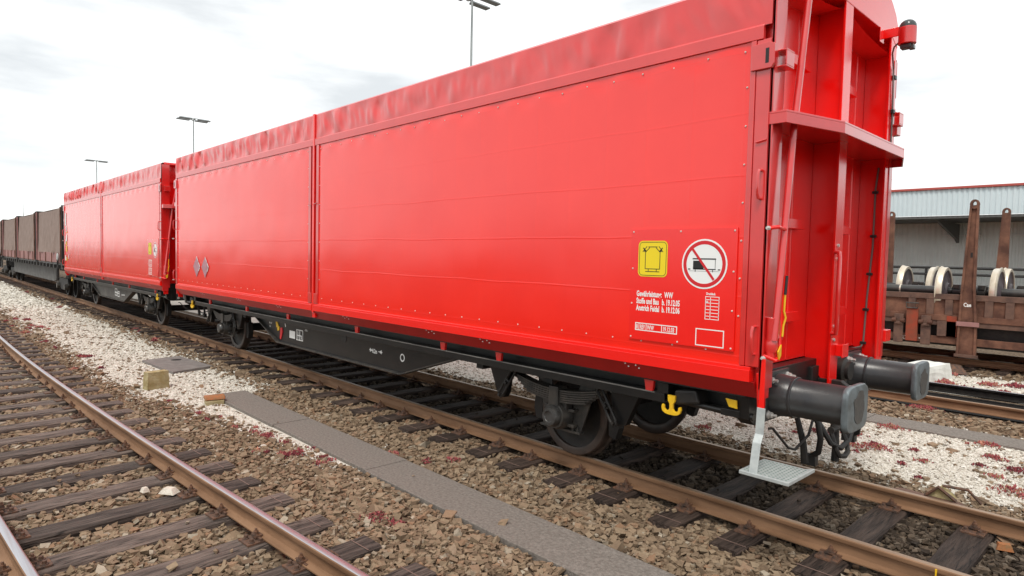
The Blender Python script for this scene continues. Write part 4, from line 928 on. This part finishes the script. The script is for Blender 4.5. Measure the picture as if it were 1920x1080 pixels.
# ------------------------------------------------------------------ shed
def shed():
    t = thing('shed', (-10, 27, -.2), 'long open-fronted shed with pale blue sheet fascia, red edge and grey corrugated back wall', 'shed')
    xa, xb = -48.0, 12.0
    def corr(name, x0, x1, y, z0, z1, pitch, amp, m):
        s = MB(); n = int((x1-x0)/pitch); vs = []; 
        for i in range(n):
            for f, d in ((0, 0), (.30, 0), (.45, -amp), (.85, -amp)):
                vs.append((x0+(i+f)*pitch, y+d))
        V = [(x, yy, z) for x, yy in vs for z in (z0, z1)]
        F = [(2*i, 2*i+2, 2*i+3, 2*i+1) for i in range(len(vs)-1)]
        V2 = [(x, yy+.012, z) for x, yy in vs for z in (z0, z1)]; k = len(V)
        s.add(V+V2, F+[(k+2*i, k+2*i+1, k+2*i+3, k+2*i+2) for i in range(len(vs)-1)]+[(2*i, 2*i+2, k+2*i+2, k+2*i) for i in range(len(vs)-1)])
        return s.build(name, m, t, recalc=False)
    def l(x): return x+10
    corr('fascia', l(xa), l(xb), 0, 4.56, 5.70, .19, .03, M['shedpale'])
    s = MB(); s.box(l(xa), l(xb), -.10, .05, 5.70, 5.80); s.build('roof_edge', M['trim'], t, bevel=.01)
    corr('back_wall', l(xa), l(xb), 4.8, 0, 4.55, .25, .04, M['shedgrey'])
    s = MB(); s.prism([(.05, 5.69), (6.5, 5.5), (6.5, 5.35), (.05, 5.55)], 0, l(xa), l(xb)); s.build('roof', M['shedgrey'], t)
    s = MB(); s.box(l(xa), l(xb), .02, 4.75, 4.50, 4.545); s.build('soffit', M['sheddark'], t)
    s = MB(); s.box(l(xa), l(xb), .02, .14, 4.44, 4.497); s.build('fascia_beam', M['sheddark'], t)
    for x in (-18.5, -6.05, 6.0):
        s = MB(); s.prism([(-1.9, 4.42), (.25, 4.42), (.25, 3.80)], 1, 1.0, 1.12) if 0 else s.prism([(.3, 4.43), (4.7, 4.43), (4.7, 3.5), (4.2, 3.7)], 0, l(x)-.06, l(x)+.06)
        s.build('roof_bracket', M['sheddark'], t)
    for x0_, x1_ in ((-9.0, -8.05), (-6.7, -5.1), (-3.9, -2.2)):
        MB().box(l(x0_), l(x1_), 4.66, 4.74, 3.86, 3.90).build('wall_ledge', M['white'], t)
    s = MB(); s.box(l(xb)-.2, l(xb), .1, 4.75, 0, 4.5); s.build('side_wall', M['shedgrey'], t)
    return t
shed()
t = thing('guard_railing', (-8, 24, -.2), 'black double-bar railing in front of the shed wall', 'railing')
for z in (2.28, 2.02): MB().tube([(-20, 0, z), (18, 0, z)], .05, 8).build('rail_bar', M['signblack'], t)
for k in range(16): MB().box(-20+2.5*k-.04, -20+2.5*k+.04, -.04, .04, 0, 2.27).build('post', M['signblack'], t)

# ------------------------------------------------------------------ floodlight masts
def mast(x, y, top, label, head=True, r=1.0):
    t = thing('lamp_mast', (x, y, -.2), label, 'lamp mast', 'floodlight masts in a line' if head else None)
    h = top+.2
    a = MB(); a.lathe([(0, .26*r), (3, .22*r), (h*.55, .15*r), (h*.74, .115*r)], (0, 0, 0), 2, 14); a.build('mast_pole', M['steel'], t, smooth=True)
    b = MB(); b.lathe([(h*.74, .095*r), (h*.77, .075*r), (h-.05, .065*r)], (0, 0, 0), 2, 12); b.build('mast_tip', M['steel'], t, smooth=True)
    if head:
        for k in range(9):
            z = h*.40+k*.8
            MB().tube([(0, -.34, z), (0, .34, z)], .014, 5).build('climbing_rung', M['steel'], t)
        c = MB(); c.box(-.50, .50, -.08, .08, h-.06, h+.02); c.box(-.55, -.45, -1.65, 1.65, h+.02, h+.08); c.box(.45, .55, -1.65, 1.65, h+.02, h+.08)
        hd = c.build('lamp_crossarm', M['steel'], t)
        for q in (-.5, .5):
            for yy in (-1.05, 1.05):
                s = MB(); s.prism([(q-.24, h-.10), (q+.24, h-.10), (q+.18, h+.018), (q-.18, h+.018)], 1, yy-.72, yy+.72); s.build('floodlight', M['lampbody'], hd, bevel=.02)
    return t
mast(-29.8, 20.0, 18.25, 'tall lamp mast rising above the nearest red wagon, its head cut by the top edge')
mast(-82.8, 20.0, 18.1, 'T-headed lamp mast behind the middle of the train')
mast(-137.1, 20.0, 18.1, 'smaller T-headed lamp mast above the second red wagon')
mast(-237, 20.0, 16.0, 'thin distant pole above the brown canvas covers', head=False, r=.8)
t = thing('flat_canopy', (-112, 0.8, -.2), 'pale flat canopy far off at the left edge, above the brown covers', 'canopy')
MB().prism([(-5, 6.75), (5, 6.85), (5, 7.25), (-5, 7.25)], 1, -4, 1.0).build('canopy_roof', M['pinkboard'] if 0 else M['rivet'], t)
for x in (-4, 4): MB().box(x-.15, x+.15, -.15, .15, 0, 6.6).build('canopy_post', M['steel'], t)

# ------------------------------------------------------------------ ground
def gmat():
    m = bpy.data.materials.new('ballast_ground'); m.use_nodes = True; nt = m.node_tree; n, l = nt.nodes, nt.links; b = n['Principled BSDF']
    tcn = n.new('ShaderNodeNewGeometry'); v = n.new('ShaderNodeTexVoronoi'); v.inputs['Scale'].default_value = 19; l.new(tcn.outputs['Position'], v.inputs['Vector'])
    rp = n.new('ShaderNodeValToRGB'); cr = rp.color_ramp
    cr.elements[0].position = 0; cr.elements[0].color = (.070, .048, .034, 1); cr.elements[1].position = 1; cr.elements[1].color = (.21, .158, .112, 1)
    e = cr.elements.new(.5); e.color = (.145, .105, .072, 1)
    sx = n.new('ShaderNodeSeparateColor'); l.new(v.outputs['Color'], sx.inputs[0]); l.new(sx.outputs[0], rp.inputs['Fac'])
    nzn = n.new('ShaderNodeTexNoise'); nzn.inputs['Scale'].default_value = .6; nzn.inputs['Detail'].default_value = 6; l.new(tcn.outputs['Position'], nzn.inputs['Vector'])
    mixn = n.new('ShaderNodeMix'); mixn.data_type = 'RGBA'; mixn.blend_type = 'MULTIPLY'; mixn.inputs['Factor'].default_value = .6
    r2 = n.new('ShaderNodeValToRGB'); r2.color_ramp.elements[0].position = .35; r2.color_ramp.elements[0].color = (.6, .55, .5, 1); r2.color_ramp.elements[1].position = .65
    l.new(nzn.outputs['Fac'], r2.inputs['Fac']); l.new(rp.outputs['Color'], mixn.inputs[6]); l.new(r2.outputs['Color'], mixn.inputs[7]); l.new(mixn.outputs[2], b.inputs['Base Color'])
    bp = n.new('ShaderNodeBump'); bp.inputs['Strength'].default_value = 1; bp.inputs['Distance'].default_value = .03; bp.invert = True
    l.new(v.outputs['Distance'], bp.inputs['Height']); l.new(bp.outputs['Normal'], b.inputs['Normal'])
    b.inputs['Roughness'].default_value = .9; b.inputs['Specular IOR Level'].default_value = .2
    return m
M['ground'] = gmat()
M['whitebed'] = mat('white_chippings_bed', (.46, .42, .36), .9, vary=(.72, .68, .61), vscale=90, bump=.6, bscale=110, spec=.2)
GZ = -.235
M['darkfield'] = mat('unseen_dark_ground', (.030, .042, .018), .9, vary=(.060, .062, .032), vscale=1.4, bump=.6, bscale=14, spec=.15)
s = MB(); g = [-900, -200, -80, -40, -20, -8, 0, 8, 20, 60, 300, 900]
s.sheet(lambda u, v: (-900+1800*u, -900+1800*v, GZ), 24, 24)
o = s.build('ground', M['ground'], recalc=False); tag(o, kind='structure')
def strip(name, left, right, xs_, z, m):
    vs = []; 
    for x in xs_: vs += [(x, left(x), z), (x, right(x), z)]
    o = MB().add(vs, [(2*i, 2*i+1, 2*i+3, 2*i+2) for i in range(len(xs_)-1)]).build(name, m); return tag(o, kind='structure')
strip('unseen_dark_sheet', lambda x: -8.6+.25*nz(x*.4, 50), lambda x: -420.0, [-400+4*k for k in range(200)], GZ+.02, M['darkfield'])  # unseen sheet added to darken the ground mirrored in the red panels
def wl_lo(x): return (-3.45 if x < -10.3 else (-3.45+.47*min(1, (x+10.3)/2.2) if x < -8.1 else -2.98+.42*max(0, (x+8.1)/3.6)))+.16*nz(x*.9, 3)+.07*nz(x*3.1, 8)
def wl_hi(x): return (-1.55+.12*nz(x*.7, 1)+.06*nz(x*2.7, 4)) if x < -9.2 else (-1.55-.75*min(1, (x+9.2)/.7))
xw_ = [-60+.2*k for k in range(int(55.6/.2)+1)]
strip('gravel_strip', wl_lo, wl_hi, xw_, GZ+.012, M['whitebed'])
def wr_lo(x): return 1.78+.14*nz(x*.8, 20)+.07*nz(x*3.0, 21)
def wr_hi(x): return 4.335
strip('gravel_strip', wr_lo, wr_hi, [-40+.2*k for k in range(245)], GZ+.012, M['whitebed'])
def wf_lo(x): return 7.95+.12*nz(x*.8, 30)
def wf_hi(x): return 10.6+.4*nz(x*.6, 31)
strip('gravel_strip', wf_lo, wf_hi, [-30+.3*k for k in range(130)], GZ+.012, M['whitebed'])
strip('trackbed', lambda x: Y2[0]+.10, lambda x: Y2[1]+.14, [-60, -20, 10], GZ+.02, M['blackbed'])
# concrete walkways of long slabs
def walkway(y0, y1, x0, x1, z, ln):
    s = MB(); x = x0; k = 0; rr = random.Random(9)
    while x < x1-.1:
        e = min(x+ln, x1); d = rr.uniform(-.006, .006); a = rr.uniform(-.012, .012)
        s.box(x, e-.012, y0+a, y1+a, z-.10, z+d); x = e; k += 1
    return tag(s.build('path', M['concrete'], bevel=.006), kind='structure')
walkway(-2.50, -1.965, -9.0, 7.4, -.180, 2.35)
walkway(4.345, 4.90, -18, 8, -.195, 2.35)
# cover slab lying on the white chippings
s = MB(); s.prism([(-13.10, -2.50), (-11.36, -2.40), (-11.62, -1.60), (-13.26, -1.74)], 2, -.225, -.172)
cs = thing('cover_slab', (0, 0, 0), 'flat grey cover plate lying on the white gravel, with a lifting hole', 'cover slab')
cp = s.build('slab_plate', M['slab'], cs, bevel=.006); MB().lathe([(-.1722, .10), (-.169, .10), (-.169, 0)], (-12.75, -1.95, 0), 2, 16).build('lifting_hole', M['soot'], cs)
def rough_block(name, c, size, m, seed, label, cat, rz=0, top=.85):
    bm = bmesh.new(); bmesh.ops.create_cube(bm, size=1); bmesh.ops.subdivide_edges(bm, edges=bm.edges, cuts=4, use_grid_fill=True)
    for v in bm.verts:
        f = 1-(1-top)*(v.co.z+.5)
        v.co.x *= size[0]*f; v.co.y *= size[1]*f; v.co.z *= size[2]
        v.co += Vector((nz(v.co.x*9, v.co.y*9, v.co.z*9+seed), nz(v.co.x*9, v.co.y*9+5, v.co.z*9+seed), nz(v.co.x*9+3, v.co.y*9, v.co.z*9+seed)))*.055*min(size)
    me = bpy.data.meshes.new(name); bm.to_mesh(me); bm.free(); me.materials.append(m)
    o = bpy.data.objects.new(name, me); COL.objects.link(o); o.location = c; o.rotation_euler.z = rz
    return tag(o, label, cat)
rough_block('marker_block', (-10.20, -2.985, -.075), (.17, .36, .30), M['stoneblk'], 3, 'yellowish mossy concrete block standing at the edge of the white gravel', 'concrete block', R(12), .93)
t = thing('track_box', (-8.50, -2.62, -.235), 'weathered orange box lying beside the end of the concrete walkway', 'track box', rz=R(-12))
MB().prism([(-.09, .0), (.09, .0), (.10, .07), (.08, .09), (-.08, .09), (-.10, .07)], 1, -.13, .13).build('box_body', M['yell2'] if 0 else M['stoneblk'], t, bevel=.01)
MB().prism([(-.105, .091), (.105, .091), (.075, .145), (-.075, .145)], 1, -.145, .145).build('box_lid', M['orange'], t, bevel=.015)
rough_block('white_block', (-1.98, 9.0, -.06), (.55, 1.7, .34), M['whiteblk'], 5, 'white concrete block behind the far buffer head', 'concrete block', R(-10), .9)
rough_block('debris_lump', (-1.75, 10.55, -.10), (.55, .45, .16), M['plate'], 8, 'dark lump of old sleeper and earth beside the white block', 'debris', R(20), .6)
rough_block('pale_stone', (-4.80, -4.27, -.12), (.16, .10, .05), M['palestone'], 12, 'flat pale stone lying between sleepers of the curved track', 'stone', R(35), .55)
rough_block('pale_stone', (-5.02, -4.42, -.14), (.07, .06, .04), M['palestone'], 17, 'smaller pale stone left of the flat pale stone', 'stone', R(10), .6)
rough_block('orange_stone', (.72, .50, -.17), (.12, .075, .05), M['orange'], 14, 'orange brick-like stone between the rails at the right edge', 'stone', R(20), .7)
# bent rusty bracket on the far rail
t = thing('rail_bracket', (.19, .87, -.10), 'bent rusty plate bracket clamped against the far rail at the right', 'bracket')
MB().prism([(-.40, -.07), (-.34, .03), (.16, .0), (.2, -.07), (.12, -.13), (-.3, -.13)], 2, .075, .088).build('bracket_plate', M['rustgrey'], t, bevel=.003)
s = MB(); s.prism([(-.10, .088), (.10, .088), (.07, .13), (-.02, .185)], 1, -.02, .10); s.build('bracket_fold', M['stoneblk'], t, bevel=.004)
s = MB(); s.tube([(-.12, -.04, .09), (-.02, -.035, .195), (.12, -.03, .10)], .016, 6); s.tube([(-.0, .02, .20), (.18, .10, .19), (.28, .13, .08)], .014, 6); s.build('bracket_strap', M['plate'], t, smooth=True)
MB().box(.515, .535, -.7525-.036, -.7525-.0335, -.11, -.012).build('paint_mark', M['yell2']) if 0 else None
s = MB(); s.prism([(.517, -.012), (.530, -.012), (.526, -.07), (.519, -.07)], 1, -.787, -.795); pm = s.build('paint_mark', M['yell2']); tag(pm, 'yellow paint mark on the side of the front rail at the bottom right', 'paint mark')

# ------------------------------------------------------------------ loose stones, chippings and red stonecrop
def stone_mat(name, cols, rough=.9, spec=.2):
    m = bpy.data.materials.new(name); m.use_nodes = True; nt = m.node_tree; n, l = nt.nodes, nt.links; b = n['Principled BSDF']
    a = n.new('ShaderNodeAttribute'); a.attribute_name = 'tint'; rp = n.new('ShaderNodeValToRGB'); cr = rp.color_ramp
    cr.elements[0].position = cols[0][0]; cr.elements[0].color = (*cols[0][1], 1); cr.elements[1].position = cols[-1][0]; cr.elements[1].color = (*cols[-1][1], 1)
    for p, c in cols[1:-1]: e = cr.elements.new(p); e.color = (*c, 1)
    l.new(a.outputs['Fac'], rp.inputs['Fac'])
    g_ = n.new('ShaderNodeNewGeometry'); nn = n.new('ShaderNodeTexNoise'); nn.inputs['Scale'].default_value = 55; nn.inputs['Detail'].default_value = 3; l.new(g_.outputs['Position'], nn.inputs['Vector'])
    mr = n.new('ShaderNodeMapRange'); mr.inputs['To Min'].default_value = .72; mr.inputs['To Max'].default_value = 1.28; l.new(nn.outputs['Fac'], mr.inputs['Value'])
    hs = n.new('ShaderNodeHueSaturation'); l.new(mr.outputs[0], hs.inputs['Value']); l.new(rp.outputs['Color'], hs.inputs['Color']); l.new(hs.outputs['Color'], b.inputs['Base Color'])
    b.inputs['Roughness'].default_value = rough; b.inputs['Specular IOR Level'].default_value = spec
    return m
def protos(n, seed, kind='stone'):
    rr = np.random.default_rng(seed); out = []
    bm = bmesh.new()
    if kind == 'stone': bmesh.ops.create_cube(bm, size=1.28)
    elif kind == 'chip': bmesh.ops.create_uvsphere(bm, u_segments=5, v_segments=3, radius=1)
    else:
        vs = [bm.verts.new(p) for p in ((0, 0, -.3), (.45, 0, .3), (-.22, .4, .3), (-.22, -.4, .3), (0, 0, 1.1))]
        for f in ((0, 2, 1), (0, 3, 2), (0, 1, 3), (4, 1, 2), (4, 2, 3), (4, 3, 1)): bm.faces.new([vs[i] for i in f])
    bm.verts.ensure_lookup_table(); bmesh.ops.triangulate(bm, faces=bm.faces)
    V0 = np.array([v.co[:] for v in bm.verts]); F = np.array([[v.index for v in f.verts] for f in bm.faces]); bm.free()
    for k in range(n):
        V = V0*(1+rr.uniform(-.34, .34, (len(V0), 1))) if kind == 'chip' else V0+rr.uniform(-.12, .12, V0.shape)*(3.0 if kind == 'stone' else 1)
        V = V*np.array([rr.uniform(.85, 1.35), rr.uniform(.7, 1.0), rr.uniform(.48, .8)]) if kind != 'leaf' else V
        out.append(V)
    return out, F
def scatter(name, P, S, m, seed, kind='stone', tilt=1.0, tint=None):
    """P: (n,3) positions, S: sizes -> one realised mesh"""
    rr = np.random.default_rng(seed); n = len(P); pv, F = protos(24, seed, kind); pv = np.array(pv); nv = pv.shape[1]
    idx = rr.integers(0, len(pv), n)
    ax = rr.normal(size=(n, 3)); ax[:, :2] *= .45*tilt; ax /= np.linalg.norm(ax, axis=1)[:, None]
    an = rr.uniform(0, 2*np.pi, n)
    # rotation about z then a tilt
    cz, sz = np.cos(an), np.sin(an); V = pv[idx]*S[:, None, None]
    X = V[:, :, 0]*cz[:, None]-V[:, :, 1]*sz[:, None]; Y = V[:, :, 0]*sz[:, None]+V[:, :, 1]*cz[:, None]; Z = V[:, :, 2]
    tx = rr.normal(0, .35*tilt, n); ct, st = np.cos(tx), np.sin(tx); td = rr.uniform(0, 2*np.pi, n); cd, sd = np.cos(td), np.sin(td)
    A = X*cd[:, None]+Y*sd[:, None]; Bq = -X*sd[:, None]+Y*cd[:, None]
    A2 = A*ct[:, None]-Z*st[:, None]; Z2 = A*st[:, None]+Z*ct[:, None]
    X2 = A2*cd[:, None]-Bq*sd[:, None]; Y2_ = A2*sd[:, None]+Bq*cd[:, None]
    VV = np.stack([X2, Y2_, Z2], -1)+P[:, None, :]
    FF = (F[None]+(np.arange(n)*nv)[:, None, None]).reshape(-1)
    me = bpy.data.meshes.new(name); nt_ = len(F)*n
    me.vertices.add(n*nv); me.vertices.foreach_set('co', VV.reshape(-1).astype(np.float32))
    me.loops.add(nt_*3); me.loops.foreach_set('vertex_index', FF.astype(np.int32))
    me.polygons.add(nt_); me.polygons.foreach_set('loop_start', np.arange(0, nt_*3, 3, dtype=np.int32))
    me.polygons.foreach_set('use_smooth', np.zeros(nt_, dtype=bool))
    a = me.attributes.new('tint', 'FLOAT', 'POINT'); tv = rr.uniform(0, 1, n) if tint is None else tint
    a.data.foreach_set('value', np.repeat(tv, nv).astype(np.float32))
    me.update(calc_edges=True); me.materials.append(m)
    o = bpy.data.objects.new(name, me); COL.objects.link(o); tag(o, kind='stuff'); return o
CN = np.array(CAM); RN, UN, DN = np.array(_r), np.array(_u), np.array(_d)
def seen(P, mg=.36):
    v = P-CN; w = v@DN; w = np.where(w < .05, .05, w)
    a = (v@RN)/w*FPX/960; b = (v@UN)/w*FPX/540
    return (np.abs(a) < 1+mg) & (np.abs(b) < 1+mg*1.5) & (v@DN > .3)
def rnd(x0, x1, y0, y1, dens): 
    n = int((x1-x0)*(y1-y0)*dens); return np.stack([RNG.uniform(x0, x1, n), RNG.uniform(y0, y1, n)], 1)
SLA = np.array([(x, y, a) for x, y, a, _ in SL])
def on_sleeper(P, mg=0.02):
    bad = np.zeros(len(P), bool)
    for x, y, a in SLA:
        m_ = np.abs(P[:, 0]-x) < 1.6
        if not m_.any(): continue
        dx, dy = P[m_, 0]-x, P[m_, 1]-y; c, s_ = math.cos(a), math.sin(a)
        u = dx*c+dy*s_; v = -dx*s_+dy*c
        k = np.where(m_)[0]; bad[k[(np.abs(u) < .125+mg) & (np.abs(v) < 1.27+mg)]] = True
    return bad
def vec(fn, xs): return np.array([fn(float(x)) for x in xs])
def rail_near(P):
    yl = np.where(P[:, 0] > -18.5, -4.43+.0021*(P[:, 0]+18.5)**2, -4.43)
    d = np.full(len(P), 9.)
    for y in (-.7525, .7525, yl, yl-1.505, Y2[0], Y2[1]): d = np.minimum(d, np.abs(P[:, 1]-y))
    return d
def in_path(P):
    return ((P[:, 1] > -2.53) & (P[:, 1] < -1.94) & (P[:, 0] > -9.05)) | ((P[:, 1] > 4.33) & (P[:, 1] < 4.92)) | ((P[:, 0] > -13.2) & (P[:, 0] < -11.4) & (P[:, 1] > -2.48) & (P[:, 1] < -1.68))
def in_white(P, soft=.10):
    j = RNG.normal(0, soft, len(P)); y = P[:, 1]+j
    wl = (y > vec(wl_lo, P[:, 0])) & (y < vec(wl_hi, P[:, 0])) & (P[:, 0] < -4.6)
    wr = (y > vec(wr_lo, P[:, 0])) & (P[:, 1] < 4.34)
    wf = (y > vec(wf_lo, P[:, 0])) & (y < vec(wf_hi, P[:, 0]))
    return wl | wr | wf
def z3(P, base, sd): return np.column_stack([P, base+RNG.uniform(-sd, sd, len(P))])
BAL = stone_mat('ballast_stone', [(0, (.131, .090, .059)), (.22, (.188, .132, .087)), (.5, (.233, .168, .111)), (.74, (.250, .186, .125)), (.86, (.233, .139, .084)), (.95, (.245, .204, .153)), (1, (.368, .311, .240))])
def ballast(x0, x1, y0, y1, dens, size, seed, layers=((.0, 1), (.026, .6))):
    Ps = []; Ss = []
    for dz, f in layers:
        P = rnd(x0, x1, y0, y1, dens*f); k = seen(z3(P, GZ, 0)) & ~on_sleeper(P, .01) & ~in_path(P) & ~in_white(P, .12)
        P = P[k]; rn = rail_near(P); S = size*np.exp(RNG.normal(0, .28, len(P)))
        out = np.minimum(1, np.abs(rn)/.12)
        z = GZ+dz+np.where(rn < .10, -.03, 0)+.012*np.sin(P[:, 0]*3.1)*np.sin(P[:, 1]*2.3)
        Q = np.column_stack([P, z+RNG.uniform(-.008, .010, len(P))]); Ps.append(Q); Ss.append(S)
    return np.concatenate(Ps), np.concatenate(Ss)
A = [ballast(-7.0, 3.6, -6.6, -1.2, 640, .0285, 1), ballast(-7.0, 5.6, -1.2, 2.3, 640, .0265, 2), ballast(-18, -7.0, -7.0, -.6, 380, .031, 3), ballast(-18, -7.0, -.6, 2.2, 130, .034, 4), ballast(-44, -18, -7.0, -.6, 100, .046, 5), ballast(-8, 6, 4.9, 6.1, 360, .032, 6), ballast(-6, 3, 10.4, 13.6, 60, .04, 7)]
# a few stones lying on the sleepers, and dark ones strewn over the chippings
P = rnd(-7, 3, -6.4, 1.2, 5); P = P[seen(z3(P, -.16, 0)) & on_sleeper(P, -.02) & (rail_near(P) > .16)]; A.append((z3(P, ST+.012, .002), .021*np.exp(RNG.normal(0, .3, len(P)))))
for x0, x1, y0, y1, d in ((-30, -4.8, -3.6, -1.4, 30), (-7, 4, 1.7, 4.3, 26), (-4, 2, 7.9, 10.6, 14)):
    P = rnd(x0, x1, y0, y1, d); P = P[seen(z3(P, GZ, 0)) & in_white(P, .02) & ~in_path(P)]; A.append((z3(P, GZ+.022, .004), .024*np.exp(RNG.normal(0, .35, len(P)))))
P = rnd(-8, 2.5, -2.46, -2.0, .9); A.append((z3(P, -.172, .002), .018*np.exp(RNG.normal(0, .5, len(P)))))
P_ = np.concatenate([a for a, b in A]); S_ = np.concatenate([b for a, b in A])
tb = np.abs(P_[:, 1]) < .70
scatter('ballast_stones', P_[~tb], S_[~tb], BAL, 11)
BAL2 = stone_mat('shaded_brown_ballast', [(0, (.026, .019, .014)), (.4, (.062, .046, .033)), (.8, (.100, .074, .053)), (1, (.16, .13, .10))])  # darker brown between the rails, deepened further for shade under the wagons
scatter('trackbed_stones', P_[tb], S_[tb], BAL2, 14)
CHIP = stone_mat('white_chipping', [(0, (0.172, 0.146, 0.120)), (.10, (0.361, 0.327, 0.275)), (.2, (0.516, 0.477, 0.413)), (.6, (0.602, 0.568, 0.503)), (1, (0.688, 0.662, 0.611))])
def chips(x0, x1, y0, y1, dens, size, soft):
    P = rnd(x0, x1, y0, y1, dens); P = P[seen(z3(P, GZ, 0)) & in_white(P, soft) & ~in_path(P) & ~on_sleeper(P, 0)]
    return z3(P, GZ+.014, .006), size*np.exp(RNG.normal(0, .3, len(P)))
A = [chips(-5, 6, 1.5, 4.45, 1700, .0125, .20), chips(-12, -4.4, -3.9, -1.4, 1300, .014, .22), chips(-26, -12, -4.0, -1.2, 700, .017, .25), chips(-60, -26, -4.0, -1.2, 60, .05, .12), chips(-14, -5, 1.5, 4.45, 300, .018, .1), chips(-7, 5, 8.0, 11, 260, .022, .2)]
P = rnd(-6, 4, 4.86, 5.02, 160); A.append((z3(P, GZ+.03, .01), .014*np.exp(RNG.normal(0, .3, len(P)))))
P_ = np.concatenate([a for a, b in A]); S_ = np.concatenate([b for a, b in A])
scatter('white_chippings', P_, S_, CHIP, 12, 'chip')
SED = stone_mat('red_stonecrop', [(0, (.10, .025, .03)), (.35, (.24, .045, .055)), (.7, (.37, .105, .105)), (.9, (.42, .20, .13)), (1, (.34, .28, .15))], .7)
cl = [(-3.187, -3.046, .17), (-2.95, -2.98, .12), (-.97, 2.89, .24), (-1.2, 2.8, .15), (-1.14, 4.2, .20), (-1.38, 3.38, .16), (-.03, 4.24, .16), (.15, 3.6, .14), (.52, 2.29, .22), (.75, 2.2, .2), (-1.18, 6.0, .26), (-1.6, 3.5, .12), (-4.63, -1.9, .10), (-4.17, -1.80, .10), (-4.01, -1.53, .13), (-2.89, 2.05, .15), (-.4, 2.75, .10), (.3, 2.75, .12), (.1, 3.1, .09), (-.6, 3.2, .08), (-1.75, 3.15, .14), (-.55, 2.45, .09), (.45, 3.2, .16), (-5.4, -2.75, .12), (-5.0, -2.6, .10)]
rr = random.Random(21)
for k in range(22):
    x = rr.uniform(-24, -4.8); cl.append((x, wl_lo(x)+rr.gauss(-.03, .16), rr.uniform(.05, .15)*(1 if x > -14 else 1.2)))
for k in range(14): cl.append((rr.uniform(-8.6, -5.2), rr.uniform(-3.1, -2.55), rr.uniform(.05, .11)))
for k in range(8): x = rr.uniform(-40, -12); cl.append((x, wl_hi(x)+rr.gauss(.1, .15), rr.uniform(.08, .2)))
for k in range(24): cl.append((rr.uniform(-3, 1.2), rr.uniform(8.2, 10.6), rr.uniform(.10, .24)))
for k in range(7): cl.append((rr.uniform(-3, 1.4), rr.uniform(2.0, 4.2), rr.uniform(.03, .08)))
Ps = []; Ss = []; Ts = []
for x, y, r in cl:
    n = int(95*(r/.15)**1.6)+12; q = RNG.normal(0, .42, (n, 2))*r*np.array([1.0, .8]); h = np.maximum(0, 1-(q**2).sum(1)/(r*r))*r*.22
    Ps.append(np.column_stack([x+q[:, 0], y+q[:, 1], GZ+.02+h*RNG.uniform(.3, 1, n)])); far_ = 1+.10*max(0, math.dist((x, y), (1.6, -6))-5)
    Ss.append(.0135*min(far_, 2.2)*np.exp(RNG.normal(0, .3, n))); b0 = rr.uniform(.1, .75); Ts.append(np.clip(RNG.normal(b0, .22, n), 0, 1))
P_ = np.concatenate(Ps); S_ = np.concatenate(Ss); T_ = np.concatenate(Ts); k = ~in_path(P_[:, :2]); 
scatter('red_stonecrop', P_[k], S_[k], SED, 13, 'leaf', tint=T_[k])
